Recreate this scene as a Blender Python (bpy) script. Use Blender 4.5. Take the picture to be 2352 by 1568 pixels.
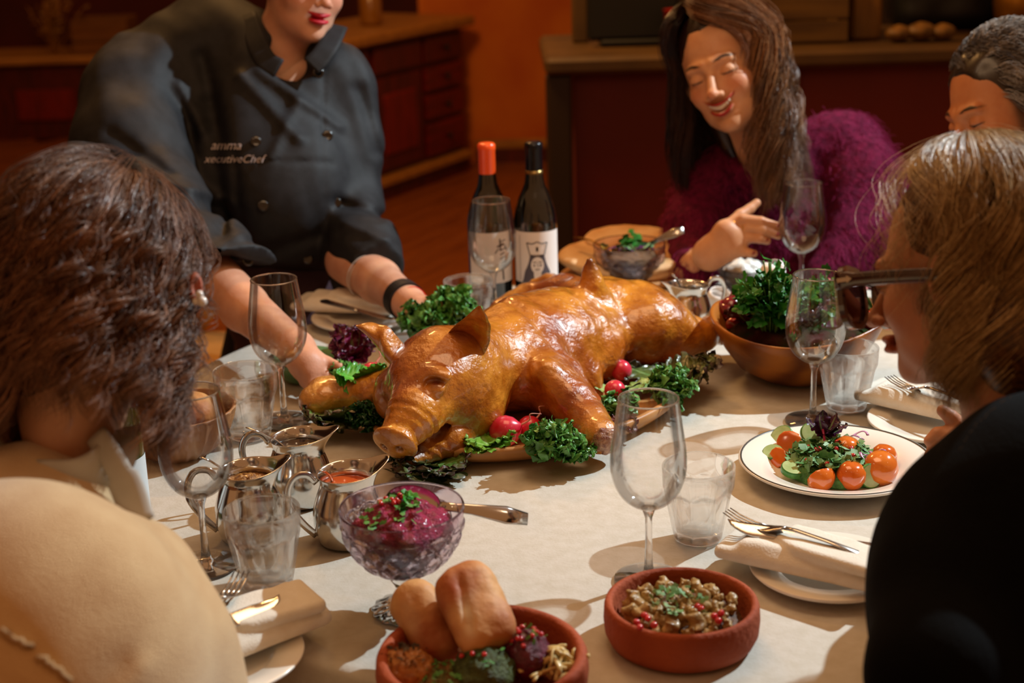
import bpy, math, random
import numpy as np
from mathutils import Vector, Matrix
for o in list(bpy.data.objects): bpy.data.objects.remove(o)
random.seed(7); RNG = np.random.RandomState(7)
SC = bpy.context.scene; COL = SC.collection
# ------------------------------------------------ camera, world, lights, exposure
F = 3500.; PITCH = math.radians(17.5); ROLL = .03
CAM = np.array([0, 0, 1.55]); TZ = .75
fw = np.array([0, math.cos(PITCH), -math.sin(PITCH)]); r0 = np.array([1., 0, 0]); u0 = np.array([0, math.sin(PITCH), math.cos(PITCH)])
rt = math.cos(ROLL)*r0 - math.sin(ROLL)*u0; up = math.cos(ROLL)*u0 + math.sin(ROLL)*r0
def ray(px, py): return fw + (px-1176)/F*rt + (784-py)/F*up
def P(px, py, z=0.): # world point where the sight line meets height z above the table top
    d = ray(px, py); return CAM + d*((TZ+z-CAM[2])/d[2])
def W(px, py, D): return CAM + ray(px, py)*D      # world point at depth D
def PY(px, py, Y): d = ray(px, py); return CAM + d*(Y/d[1])
cam = bpy.data.cameras.new('camera'); co = bpy.data.objects.new('camera', cam); COL.objects.link(co)
M = Matrix.Identity(4)
for i, v in enumerate((rt, up, -fw)):
    for j in range(3): M[j][i] = v[j]
M.translation = CAM; co.matrix_world = M
cam.sensor_width = 36; cam.lens = F/2352*36; cam.clip_start = .05
cam.dof.use_dof = True; cam.dof.focus_distance = 1.98; cam.dof.aperture_fstop = 4.2
SC.camera = co
wd = bpy.data.worlds.new('world'); SC.world = wd; wd.use_nodes = True
wd.node_tree.nodes['Background'].inputs[0].default_value = (1.0, .43, .16, 1)
wd.node_tree.nodes['Background'].inputs[1].default_value = .33
def light(kind, name, loc, target, energy, color, size):
    l = bpy.data.lights.new(name, kind); o = bpy.data.objects.new(name, l); COL.objects.link(o)
    o.location = loc; o.rotation_euler = (Vector(target)-Vector(loc)).to_track_quat('-Z', 'Y').to_euler()
    l.energy = energy; l.color = color
    if kind == 'SPOT': l.spot_size = math.radians(52); l.spot_blend = .25; l.shadow_soft_size = size
    else: l.size = size
    return l
light('SPOT', 'window_key_light', (2.30, 3.00, 3.10), (.0, 2.1, .95), 570, (.80, .94, 1.0), .026)
def point_light(name, loc, e, color, r):
    l = bpy.data.lights.new(name, 'POINT'); o = bpy.data.objects.new(name, l); COL.objects.link(o); o.location = loc; l.energy = e; l.color = color; l.shadow_soft_size = r
point_light('added_glint_light', (-1.5, 1.2, 2.9), 5, (1.0, .7, .45), .07); point_light('added_glint_light', (.2, .4, 3.0), 4, (1.0, .7, .45), .07); point_light('added_glint_light', (1.9, 1.0, 2.9), 4, (1.0, .7, .45), .07)  # unseen warm point lights, added for glints on glass and some ambient
light('AREA', 'added_table_fill', (.15, 2.0, 1.95), (.15, 2.05, .8), 5.4, (1.0, .62, .33), .6)  # no fixture: soft warm area light added to lift the table's shadows
light('AREA', 'added_background_fill', (-.6, 4.2, 2.9), (-.3, 5.2, .8), 52, (1.0, .5, .16), .5)  # unseen area light added to brighten the wall, cabinet and floor behind
SC.view_settings.view_transform = 'Standard'; SC.view_settings.look = 'None'
SC.view_settings.gamma = 1; SC.view_settings.exposure = 0; SC.view_settings.use_curve_mapping = False
SC.cycles.use_denoising = True; SC.cycles.max_bounces = 14; SC.cycles.transmission_bounces = 12
SC.cycles.transparent_max_bounces = 16; SC.cycles.diffuse_bounces = 3; SC.cycles.glossy_bounces = 4
SC.cycles.sample_clamp_indirect = 4; SC.cycles.caustics_refractive = False; SC.cycles.caustics_reflective = False

# ------------------------------------------------ materials
def S(h):   # display colour -> linear
    h = h.lstrip('#'); c = [int(h[i:i+2], 16)/255 for i in (0, 2, 4)]
    return tuple(x/12.92 if x <= .04045 else ((x+.055)/1.055)**2.4 for x in c)
MC = {}
def pm(name, c, c2=None, scale=8, rough=.5, metal=0, bump=0, bscale=40, coat=0, sheen=0, sss=0, spec=.5, trans=0, ior=1.45,
       attr=False, wave=None, stretch=(1, 1, 1), detail=4, emit=0, alpha=1):
    if name in MC: return MC[name]
    m = bpy.data.materials.new(name); MC[name] = m; m.use_nodes = True
    nt = m.node_tree; N = nt.nodes; L = nt.links; b = N['Principled BSDF']
    c = S(c) if isinstance(c, str) else c
    b.inputs['Base Color'].default_value = (*c, 1); b.inputs['Roughness'].default_value = rough
    b.inputs['Metallic'].default_value = metal; b.inputs['Coat Weight'].default_value = coat; b.inputs['Coat Roughness'].default_value = .12
    b.inputs['Sheen Weight'].default_value = sheen; b.inputs['Specular IOR Level'].default_value = spec
    b.inputs['Transmission Weight'].default_value = trans; b.inputs['IOR'].default_value = ior
    if sss:
        b.inputs['Subsurface Weight'].default_value = sss; b.inputs['Subsurface Radius'].default_value = (.012, .004, .002)
        b.inputs['Subsurface Scale'].default_value = 1.0
    tc = N.new('ShaderNodeTexCoord'); mp = N.new('ShaderNodeMapping'); mp.inputs['Scale'].default_value = stretch
    L.new(tc.outputs['Object'], mp.inputs['Vector'])
    if c2 is not None or attr:
        nz = N.new('ShaderNodeTexNoise'); nz.inputs['Scale'].default_value = scale; nz.inputs['Detail'].default_value = detail
        L.new(mp.outputs[0], nz.inputs['Vector'])
        if wave:
            wv = N.new('ShaderNodeTexWave'); wv.inputs['Scale'].default_value = wave; wv.inputs['Distortion'].default_value = 6
            wv.inputs['Detail'].default_value = 3; L.new(mp.outputs[0], wv.inputs['Vector']); src = wv.outputs['Fac' if 'Fac' in wv.outputs else 1]
        else: src = nz.outputs['Fac']
        rp = N.new('ShaderNodeMapRange'); rp.inputs[1].default_value = .33 if not wave else 0; rp.inputs[2].default_value = .68 if not wave else 1
        L.new(src, rp.inputs[0])
        mx = N.new('ShaderNodeMix'); mx.data_type = 'RGBA'; L.new(rp.outputs[0], mx.inputs[0])
        if attr:
            at = N.new('ShaderNodeAttribute'); at.attribute_name = 'col'
            mu = N.new('ShaderNodeMix'); mu.data_type = 'RGBA'; mu.blend_type = 'MULTIPLY'; mu.inputs[0].default_value = 1
            L.new(at.outputs['Color'], mu.inputs[6]); k = S(c2) if isinstance(c2, str) else (c2 or (.8, .8, .8)); mu.inputs[7].default_value = (*k, 1)
            L.new(at.outputs['Color'], mx.inputs[6]); L.new(mu.outputs[2], mx.inputs[7])
        else:
            c2 = S(c2) if isinstance(c2, str) else c2
            mx.inputs[6].default_value = (*c, 1); mx.inputs[7].default_value = (*c2, 1)
        L.new(mx.outputs[2], b.inputs['Base Color'])
    if bump:
        n2 = N.new('ShaderNodeTexNoise'); n2.inputs['Scale'].default_value = bscale; n2.inputs['Detail'].default_value = 5
        L.new(mp.outputs[0], n2.inputs['Vector'])
        bp = N.new('ShaderNodeBump'); bp.inputs['Strength'].default_value = min(1, bump); bp.inputs['Distance'].default_value = .004*max(1, bump)
        L.new(n2.outputs['Fac'], bp.inputs['Height']); L.new(bp.outputs[0], b.inputs['Normal'])
    if emit:
        b.inputs['Emission Color'].default_value = (*c, 1); b.inputs['Emission Strength'].default_value = emit
    return m
def glass_thin(name, tint=(1, 1, 1), k=1.0, blend=.12):
    m = bpy.data.materials.new(name); m.use_nodes = True; nt = m.node_tree; N = nt.nodes; L = nt.links; N.remove(N['Principled BSDF'])
    t = N.new('ShaderNodeBsdfTransparent'); t.inputs[0].default_value = (*tint, 1); g = N.new('ShaderNodeBsdfGlossy'); g.inputs['Roughness'].default_value = .035
    fr = N.new('ShaderNodeFresnel'); fr.inputs['IOR'].default_value = 1.45+k-1
    ml = N.new('ShaderNodeMath'); ml.operation = 'MINIMUM'; ml.inputs[1].default_value = .6
    L.new(fr.outputs[0], ml.inputs[0]); mx = N.new('ShaderNodeMixShader'); L.new(ml.outputs[0], mx.inputs[0])
    L.new(t.outputs[0], mx.inputs[1]); L.new(g.outputs[0], mx.inputs[2]); L.new(mx.outputs[0], N['Material Output'].inputs[0])
    return m
def glass_mix(name, tint=(1, 1, 1), f=.5, rough=0):
    m = bpy.data.materials.new(name); m.use_nodes = True; nt = m.node_tree; N = nt.nodes; L = nt.links; N.remove(N['Principled BSDF'])
    t = N.new('ShaderNodeBsdfTransparent'); t.inputs[0].default_value = (*tint, 1); g = N.new('ShaderNodeBsdfGlass'); g.inputs['Roughness'].default_value = rough
    g.inputs['Color'].default_value = (*tint, 1); g.inputs['IOR'].default_value = 1.48
    mx = N.new('ShaderNodeMixShader'); mx.inputs[0].default_value = f
    L.new(t.outputs[0], mx.inputs[1]); L.new(g.outputs[0], mx.inputs[2]); L.new(mx.outputs[0], N['Material Output'].inputs[0])
    return m

# ------------------------------------------------ mesh helpers
def qmesh(name, V, faces, mat=None, smooth=True, col=None, parent=None):
    """faces: (n,4) or (n,3) int array or a list of arrays"""
    if not isinstance(faces, list): faces = [faces]
    faces = [np.asarray(f, np.int32) for f in faces if len(f)]
    V = np.asarray(V, np.float32); me = bpy.data.meshes.new(name)
    me.vertices.add(len(V)); me.vertices.foreach_set('co', V.ravel())
    idx = np.concatenate([f.ravel() for f in faces]); tot = np.concatenate([np.full(len(f), f.shape[1], np.int32) for f in faces])
    st = np.concatenate([[0], np.cumsum(tot)[:-1]]).astype(np.int32)
    me.loops.add(len(idx)); me.loops.foreach_set('vertex_index', idx.astype(np.int32))
    me.polygons.add(len(tot)); me.polygons.foreach_set('loop_start', st)
    me.polygons.foreach_set('use_smooth', np.full(len(tot), smooth, bool))
    if col is not None:
        a = me.color_attributes.new('col', 'FLOAT_COLOR', 'POINT')
        c = np.ones((len(V), 4), np.float32); c[:, :3] = col; a.data.foreach_set('color', c.ravel())
    me.update(calc_edges=True); me.validate()
    if mat:
        for m in (mat if isinstance(mat, (list, tuple)) else [mat]): me.materials.append(m)
    o = bpy.data.objects.new(name, me); COL.objects.link(o)
    if parent: o.parent = parent
    return o
def tag(o, label=None, cat=None, group=None, kind=None):
    if label: o['label'] = label
    if cat: o['category'] = cat
    if group: o['group'] = group
    if kind: o['kind'] = kind
    return o
def empty(name, loc, label, cat, group=None, rz=0):
    o = bpy.data.objects.new(name, None); COL.objects.link(o); o.location = loc; o.rotation_euler = (0, 0, rz); o.empty_display_size = .05
    return tag(o, label, cat, group)
def rebase(root):
    """world-built parts: keep them where they are under a root that stands at its base"""
    bpy_loc = Vector(root.location)
    for c in root.children: c.location = Vector(c.location) - bpy_loc
def copy_tree(o, parent=None):
    c = o.copy(); COL.objects.link(c)
    if parent: c.parent = parent
    for ch in list(o.children): copy_tree(ch, c)
    return c
class MB:
    def __init__(s): s.V = []; s.F3 = []; s.F4 = []; s.n = 0; s.C = []
    def add(s, V, F, col=None):
        V = np.asarray(V, float); s.V.append(V); F = np.asarray(F, int)
        if len(F): (s.F4 if F.shape[1] == 4 else s.F3).append(F+s.n)
        s.C.append(np.tile(col if col is not None else (1, 1, 1), (len(V), 1)) if (col is None or np.ndim(col) == 1) else col)
        s.n += len(V); return s
    def box(s, c, d, R=None, col=None, bev=0):
        c = np.array(c, float); d = np.array(d, float)/2
        if bev:
            b = min(bev, d.min()*.9); V = []
            for sx in (-1, 1):
                for sy in (-1, 1):
                    for sz in (-1, 1):
                        q = np.array((sx, sy, sz))
                        for a in range(3):
                            e = d-b; e = e.copy(); e[a] = d[a]; V.append(q*e)
            V = np.array(V)
            def I(sx, sy, sz, a): return ((sx > 0)*4+(sy > 0)*2+(sz > 0))*3+a
            F = []; T = []
            for a in range(3):
                o = [k for k in range(3) if k != a]
                for sg in (-1, 1):
                    q = []
                    for (p1, p2) in ((-1, -1), (1, -1), (1, 1), (-1, 1)):
                        t = [0, 0, 0]; t[a] = sg; t[o[0]] = p1; t[o[1]] = p2; q.append(I(*t, a))
                    F.append(q if (sg > 0) == (a != 1) else q[::-1])
                for s1 in (-1, 1):
                    for s2 in (-1, 1):
                        t0 = [0, 0, 0]; t0[o[0]] = s1; t0[o[1]] = s2; q = []
                        A = list(t0); A[a] = -1; B = list(t0); B[a] = 1
                        q = [I(*A, o[0]), I(*B, o[0]), I(*B, o[1]), I(*A, o[1])]; F.append(q)
            for sx in (-1, 1):
                for sy in (-1, 1):
                    for sz in (-1, 1): T.append([I(sx, sy, sz, a) for a in range(3)])
            if R is not None: V = V @ np.array(R).T
            n = s.n; s.add(V+c, F, col); s.F3.append(np.array(T)+n); return s
        V = np.array([(x, y, z) for x in (-1, 1) for y in (-1, 1) for z in (-1, 1)])*d
        if R is not None: V = V @ np.array(R).T
        return s.add(V+c, [(0, 1, 3, 2), (4, 6, 7, 5), (0, 4, 5, 1), (2, 3, 7, 6), (0, 2, 6, 4), (1, 5, 7, 3)], col)
    def build(s, name, mat, parent=None, smooth=True, color=False):
        F = []
        if s.F4: F.append(np.concatenate(s.F4))
        if s.F3: F.append(np.concatenate(s.F3))
        return qmesh(name, np.concatenate(s.V), F, mat, smooth, np.concatenate(s.C) if color else None, parent)
def lathe_v(prof, n=48, fn=None):
    """prof: list of (r,z); closed poles when r==0"""
    th = np.linspace(0, 2*np.pi, n, endpoint=False); pr = np.array(prof, float)
    R = np.repeat(pr[:, 0][:, None], n, 1); Z = np.repeat(pr[:, 1][:, None], n, 1)
    T = np.repeat(th[None], len(pr), 0)
    if fn: R, Z = fn(R, Z, T)
    V = np.stack([R*np.cos(T), R*np.sin(T), Z], -1).reshape(-1, 3)
    i = np.arange(len(pr)-1)[:, None]; j = np.arange(n)[None]; k = (j+1) % n
    Fc = np.stack([i*n+j, i*n+k, (i+1)*n+k, (i+1)*n+j], -1).reshape(-1, 4)
    return V, Fc
def lathe(name, prof, mat, n=48, fn=None, parent=None, loc=None, smooth=True):
    V, Fc = lathe_v(prof, n, fn)
    o = qmesh(name, V, Fc, mat, smooth, None, parent)
    if loc is not None: o.location = loc
    return o
def spline(pts, n):
    """Catmull-Rom through pts"""
    p = np.array(pts, float); p = np.vstack([2*p[0]-p[1], p, 2*p[-1]-p[-2]]); m = len(p)-3
    out = []
    for t in np.linspace(0, m-1e-6, n):
        i = int(t); f = t-i; a, b, c, d = p[i:i+4]
        out.append(.5*((2*b)+(-a+c)*f+(2*a-5*b+4*c-d)*f*f+(-a+3*b-3*c+d)*f**3))
    return np.array(out)
def sweep(path, wd_, th_, upv=(0, 0, 1), n=8, sq=2.0):
    """sweep a super-ellipse section (half width wd_, half thickness th_) along path"""
    p = np.array(path, float); m = len(p); wd_ = np.broadcast_to(wd_, (m,)); th_ = np.broadcast_to(th_, (m,))
    t = np.gradient(p, axis=0); t /= np.linalg.norm(t, axis=1)[:, None]+1e-12
    u = np.broadcast_to(np.array(upv, float), p.shape); s_ = np.cross(t, u); s_ /= np.linalg.norm(s_, axis=1)[:, None]+1e-12
    u = np.cross(s_, t); a = np.linspace(0, 2*np.pi, n, endpoint=False)
    ca, sa = np.cos(a), np.sin(a); ca = np.sign(ca)*abs(ca)**(2/sq); sa = np.sign(sa)*abs(sa)**(2/sq)
    V = p[:, None]+s_[:, None]*(ca[None, :, None]*wd_[:, None, None])+u[:, None]*(sa[None, :, None]*th_[:, None, None])
    V = V.reshape(-1, 3); i = np.arange(m-1)[:, None]; j = np.arange(n)[None]; k = (j+1) % n
    Fc = np.stack([i*n+j, i*n+k, (i+1)*n+k, (i+1)*n+j], -1).reshape(-1, 4)
    V = np.vstack([V, p[0], p[-1]]); T = []
    for q in range(n): T.append((len(V)-2, (q+1) % n, q)); T.append((len(V)-1, (m-1)*n+q, (m-1)*n+(q+1) % n))
    return V, Fc, np.array(T)
def addsweep(mb, *a, **k):
    col = k.pop('col', None); V, Fc, T = sweep(*a, **k); n = mb.n; mb.add(V, Fc, col); mb.F3.append(T+n); return mb
def tube(mb, path, r, n=8, col=None, upv=(0.13, .21, .97)): return addsweep(mb, path, r, r, upv=upv, n=n, col=col)
def grid(V2, closeu=False):
    """V2 (a,b,3) -> verts, quads"""
    a, b = V2.shape[:2]; i = np.arange(a-(0 if closeu else 1))[:, None]; j = np.arange(b-1)[None]; i2 = (i+1) % a
    return V2.reshape(-1, 3), np.stack([i*b+j, i2*b+j, i2*b+j+1, i*b+j+1], -1).reshape(-1, 4)
def Rz(a): c, s = math.cos(a), math.sin(a); return np.array([[c, -s, 0], [s, c, 0], [0, 0, 1]])
def Rx(a): c, s = math.cos(a), math.sin(a); return np.array([[1, 0, 0], [0, c, -s], [0, s, c]])
def Ry(a): c, s = math.cos(a), math.sin(a); return np.array([[c, 0, s], [0, 1, 0], [-s, 0, c]])
# cheap value noise for vertices
_perm = RNG.rand(64, 64, 64).astype(np.float32)
def vnoise(Q, s=1.):
    q = np.asarray(Q, np.float32)*s+500; i = np.floor(q).astype(int); f = q-i; f = f*f*(3-2*f); o = 0
    for dx in (0, 1):
        for dy in (0, 1):
            for dz in (0, 1):
                w = (f[:, 0] if dx else 1-f[:, 0])*(f[:, 1] if dy else 1-f[:, 1])*(f[:, 2] if dz else 1-f[:, 2])
                o = o+w*_perm[(i[:, 0]+dx) & 63, (i[:, 1]+dy) & 63, (i[:, 2]+dz) & 63]
    return o*2-1
# ------------------------------------------------ signed distance modelling
def cap(Q, a, b, ra, rb):
    a = np.array(a, np.float32); b = np.array(b, np.float32); ab = b-a
    t = np.clip(((Q-a)@ab)/(ab@ab+1e-12), 0, 1)
    return np.sqrt((((Q-a)-t[:, None]*ab)**2).sum(1))-(ra+(rb-ra)*t)
def chain(Q, pts, rs, k=.01):
    d = None
    for i in range(len(pts)-1):
        e = cap(Q, pts[i], pts[i+1], rs[i], rs[i+1]); d = e if d is None else smin(d, e, k)
    return d
def ell(Q, c, r, R=None):
    q = Q-np.array(c, np.float32)
    if R is not None: q = q@np.array(R, np.float32)
    r = np.array(r, np.float32); k0 = np.sqrt(((q/r)**2).sum(1)); k1 = np.sqrt(((q/(r*r))**2).sum(1))+1e-9
    return k0*(k0-1)/k1
def rbox(Q, c, h, rad, R=None):
    q = Q-np.array(c, np.float32)
    if R is not None: q = q@np.array(R, np.float32)
    q = abs(q)-(np.array(h, np.float32)-rad)
    return np.sqrt((np.maximum(q, 0)**2).sum(1))+np.minimum(q.max(1), 0)-rad
def smin(a, b, k):
    h = np.maximum(k-abs(a-b), 0)/k; return np.minimum(a, b)-h*h*k*.25
def smax(a, b, k): return -smin(-a, -b, k)
def sdf_mesh(f, lo, hi, res, lip=1.4, relax=1):
    lo = np.array(lo, float); hi = np.array(hi, float); B = 6
    nb = np.ceil((hi-lo)/(res*B)).astype(int)+1; n = nb*B
    gx = [lo[a]+res*(np.arange(nb[a])*B+(B-1)/2) for a in range(3)]
    C = np.stack(np.meshgrid(*gx, indexing='ij'), -1).reshape(-1, 3).astype(np.float32)
    fc = f(C); act = abs(fc) < lip*res*B*.87+res
    G = np.repeat(np.repeat(np.repeat(np.where(fc < 0, -1., 1.).astype(np.float32).reshape(nb), B, 0), B, 1), B, 2)
    ids = np.argwhere(act.reshape(nb)); off = np.stack(np.meshgrid(*[np.arange(B)]*3, indexing='ij'), -1).reshape(-1, 3)
    for s in range(0, len(ids), 3000):
        idx = (ids[s:s+3000, None]*B+off[None]).reshape(-1, 3)
        G[idx[:, 0], idx[:, 1], idx[:, 2]] = f((lo+idx*res).astype(np.float32))
    ins = G < 0; c = np.zeros(np.array(G.shape)-1, np.int8)
    sl = [slice(None, -1), slice(1, None)]
    for dx in (0, 1):
        for dy in (0, 1):
            for dz in (0, 1): c += ins[sl[dx], sl[dy], sl[dz]]
    cells = np.argwhere((c > 0) & (c < 8)); vid = np.full(c.shape, -1, np.int32); vid[tuple(cells.T)] = np.arange(len(cells))
    acc = np.zeros((len(cells), 3)); cnt = np.zeros(len(cells))
    cor = [(dx, dy, dz) for dx in (0, 1) for dy in (0, 1) for dz in (0, 1)]
    val = {k: G[cells[:, 0]+k[0], cells[:, 1]+k[1], cells[:, 2]+k[2]] for k in cor}
    for a in cor:
        for ax in range(3):
            if a[ax]: continue
            b = list(a); b[ax] = 1; b = tuple(b); va, vb = val[a], val[b]; m = (va < 0) != (vb < 0)
            t = np.where(m, va/(va-vb+1e-20), 0); p = np.tile(np.array(a, float), (len(cells), 1)); p[:, ax] += t
            acc += p*m[:, None]; cnt += m
    V = lo+res*(cells+acc/cnt[:, None]); Fs = []
    for ax in range(3):
        a1, a2 = [(1, 2), (2, 0), (0, 1)][ax]
        s0 = [slice(None)]*3; s1 = [slice(None)]*3; s0[ax] = slice(None, -1); s1[ax] = slice(1, None)
        e = np.argwhere(ins[tuple(s0)] != ins[tuple(s1)])
        e = e[(e[:, a1] > 0) & (e[:, a2] > 0) & (e[:, a1] < n[a1]-1) & (e[:, a2] < n[a2]-1)]
        sg = ins[e[:, 0], e[:, 1], e[:, 2]]
        def g(d1, d2): q = e.copy(); q[:, a1] -= d1; q[:, a2] -= d2; return vid[q[:, 0], q[:, 1], q[:, 2]]
        q = np.stack([g(1, 1), g(0, 1), g(0, 0), g(1, 0)], -1); q[~sg] = q[~sg][:, ::-1]; Fs.append(q)
    Fq = np.concatenate(Fs); Fq = Fq[(Fq >= 0).all(1)]
    for _ in range(relax):
        s_ = np.zeros_like(V); w = np.zeros(len(V))
        for a, b in ((0, 1), (1, 2), (2, 3), (3, 0)):
            np.add.at(s_, Fq[:, a], V[Fq[:, b]]); np.add.at(w, Fq[:, a], 1); np.add.at(s_, Fq[:, b], V[Fq[:, a]]); np.add.at(w, Fq[:, b], 1)
        V = V*.5+.5*s_/np.maximum(w, 1)[:, None]
    return V, Fq
def joinparts(parts):
    V = []; Fq = []; n = 0
    for v, f in parts: V.append(v); Fq.append(np.asarray(f)+n); n += len(v)
    return np.concatenate(V), np.concatenate(Fq)
def strands(name, PTS, rad, mat, parent=None, col=None):
    """PTS (m,k,3) polylines -> one mesh of thin three-sided tapered tubes"""
    m, k, _ = PTS.shape; t = np.gradient(PTS, axis=1); t /= np.linalg.norm(t, axis=2)[..., None]+1e-9
    ref = np.array([.31, .52, .79]); s_ = np.cross(t, ref); s_ /= np.linalg.norm(s_, axis=2)[..., None]+1e-9; u = np.cross(s_, t)
    prof = np.clip(np.minimum(np.linspace(.6, 4, k), np.linspace(3.2, .15, k)), 0, 1); R = np.broadcast_to(np.asarray(rad, float).reshape(-1, 1), (m, k))*prof
    V = np.stack([PTS+R[..., None]*(math.cos(a)*s_+math.sin(a)*u) for a in (0, 2.094, 4.189)], 2).reshape(-1, 3)
    b = (np.arange(m)*k*3)[:, None, None]; i = np.arange(k-1)[None, :, None]*3; j = np.arange(3)[None, None]; j2 = (j+1) % 3
    Fq = np.stack([b+i+j, b+i+j2, b+i+3+j2, b+i+3+j], -1).reshape(-1, 4)
    c = None if col is None else np.repeat(col, k*3, 0)
    return qmesh(name, V, Fq, mat, True, c, parent)
# ------------------------------------------------ the room
wood_floor = pm('floor wood', '#8a4a16', '#6a3410', scale=3, stretch=(1, 9, 1), rough=.35, bump=.2, bscale=20)
terracotta = pm('terracotta plaster', '#cc7418', '#a8440a', scale=1.6, rough=.8, bump=.2, bscale=8)
redwood = pm('dark red wood', '#5a1006', '#3a0904', scale=6, stretch=(8, 8, 1), rough=.45)
redwood2 = pm('red wood panel', '#7c1408', '#5a0e05', scale=6, stretch=(8, 8, 1), rough=.4)
tanwood = pm('pale counter wood', '#a8732c', '#8a5a20', scale=5, stretch=(1, 8, 8), rough=.45)
darkbrown = pm('dark brown paint', '#3a1408', '#2c0f06', scale=3, rough=.7)
barcol = pm('bar front', '#70200e', '#5a180a', scale=2, rough=.65)
greybr = pm('bar trim', '#58401f', '#46321a', scale=6, rough=.5)
black = pm('matt black', '#080808', rough=.6)
A = P(868, 468, -.75); B = P(1078, 392, -.75); A[2] = B[2] = 0
d = (B-A)/np.linalg.norm(B-A); nrm = np.array([d[1], -d[0], 0])   # nrm points to the camera side
if nrm[1] > 0: nrm = -nrm
ang = math.atan2(d[1], d[0]); RA = Rz(ang)
fl = MB().box((0, 4.5, -.045), (14, 14, .05)).build('floor', wood_floor, smooth=False); tag(fl, kind='structure')
def planks():
    me = MB().box((0, 0, 0), (1.15, .138, .02), bev=.003).build('plank', wood_floor, fl, smooth=False)
    first = True
    for i in range(-26, 14):
        for j in range(-5, 4):
            c = A+d*(j*1.155+(i % 3)*.38+.5)+nrm*(i*.14+.09)
            if not (-3.8 < c[0] < 1.2 and 2.9 < c[1] < 9.6): continue
            o = me if first else me.copy()
            if not first: COL.objects.link(o)
            first = False; o.location = (c[0], c[1], -.01); o.rotation_euler = (0, 0, ang)
planks()
def wall(name, p0, p1, h, m, th=.1, z0=0):
    p0 = np.array(p0, float); p1 = np.array(p1, float); v = p1-p0; L = np.linalg.norm(v); a = math.atan2(v[1], v[0]); nn = np.array([-v[1], v[0]])/L
    c = (p0+p1)/2+nn*th/2
    return tag(MB().box((c[0], c[1], z0+h/2), (L, th, h), Rz(a)).build(name, m, smooth=False), kind='structure')
wall('wall_back', (-5, 10.6), (4.5, 10.6), 3, pm('back wall', '#5a1208', '#3c0e07', scale=1.2, rough=.8))
wall('wall_left', (-4.6, .5), (-4.6, 10.6), 3, darkbrown)
wx0 = B+d*.12; wx1 = PY(1262, 300, wx0[1]+.08)
wall('wall_corner', (wx0[0]-.3, wx0[1]+.12), (wx1[0]+.9, wx0[1]+.12), 2.2, terracotta)
tag(MB().box(((wx0[0]+wx1[0])/2+.35, wx0[1]+.095, .10), (wx1[0]-wx0[0]+.75, .04, .05), bev=.008).build('baseboard_corner', tanwood, smooth=False), kind='structure')
tag(MB().box(((wx0[0]+wx1[0])/2+.35, wx0[1]+.10, .037), (wx1[0]-wx0[0]+.75, .03, .075)).build('trim_1', redwood, smooth=False), kind='structure')
# built-in cabinet along the oblique line A-B
def on(s, n, z): return A+d*s+nrm*n+np.array([0, 0, z])
Lc = np.linalg.norm(B-A)
zc = PY(1080, 36, B[1])[2]
cb = empty('corner_cabinet', (A+d*Lc/2).tolist(), 'dark red wooden cabinet with drawers and pale worktop behind the chef', 'cabinet')
x0c, x1c = -1.0, Lc
def cbox(mb, s0, s1, n0, n1, z0, z1, bev=0): return mb.box(on((s0+s1)/2, (n0+n1)/2, (z0+z1)/2), (abs(s1-s0), abs(n1-n0), abs(z1-z0)), RA, bev=bev)
cbox(MB(), x0c, x1c, -.5, -.03, .1, zc-.05).build('carcass', redwood, cb, smooth=False)
cbox(MB(), x0c, x1c+.06, -.55, .035, zc-.05, zc, .01).build('worktop', tanwood, cb, smooth=False)
cbox(MB(), x0c, x1c, -.05, .03, .075, .115, .008).build('base_moulding', tanwood, cb, smooth=False)
cbox(MB(), x0c, x1c, -.05, .0, 0, .075).build('plinth', redwood, cb, smooth=False)
hgt = (zc-.06)-.13; dw = .36; fr = pm('drawer wood', '#6c1208', '#4c0d06', scale=6, stretch=(1, 1, 8), rough=.4)
zz = [.13, .13+hgt*.3, .13+hgt*.53, .13+hgt*.76, zc-.06]
for i in range(4):
    dr = cbox(MB(), x1c-dw-.02, x1c-.02, -.03, 0, zz[i]+.01, zz[i+1]-.012, .006).build('drawer', fr if i < 3 else redwood, cb, smooth=False)
    V, Fc = lathe_v([(0, 0), (.008, .0), (.008, .012), (.014, .016), (.014, .024), (0, .028)], 12); V = V@Rx(math.pi/2).T@Rz(ang).T
    kn = qmesh('knob', V+on(x1c-dw/2-.02, 0, (zz[i]+zz[i+1])/2), Fc, black, parent=dr)
for k in range(2):
    s1 = x1c-dw-.05-k*.46; dd = cbox(MB(), s1-.42, s1, -.03, -.008, zz[0]+.01, zz[3]-.012, .006).build('door', redwood, cb, smooth=False)
    cbox(MB(), s1-.35, s1-.07, -.02, .004, zz[0]+.08, zz[3]-.09, .01).build('panel', redwood2, dd, smooth=False)
    cbox(MB(), s1-.42, s1, -.03, 0, zz[3]+.01, zz[4]-.012, .006).build('drawer', redwood, cb, smooth=False)
rebase(cb)
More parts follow.
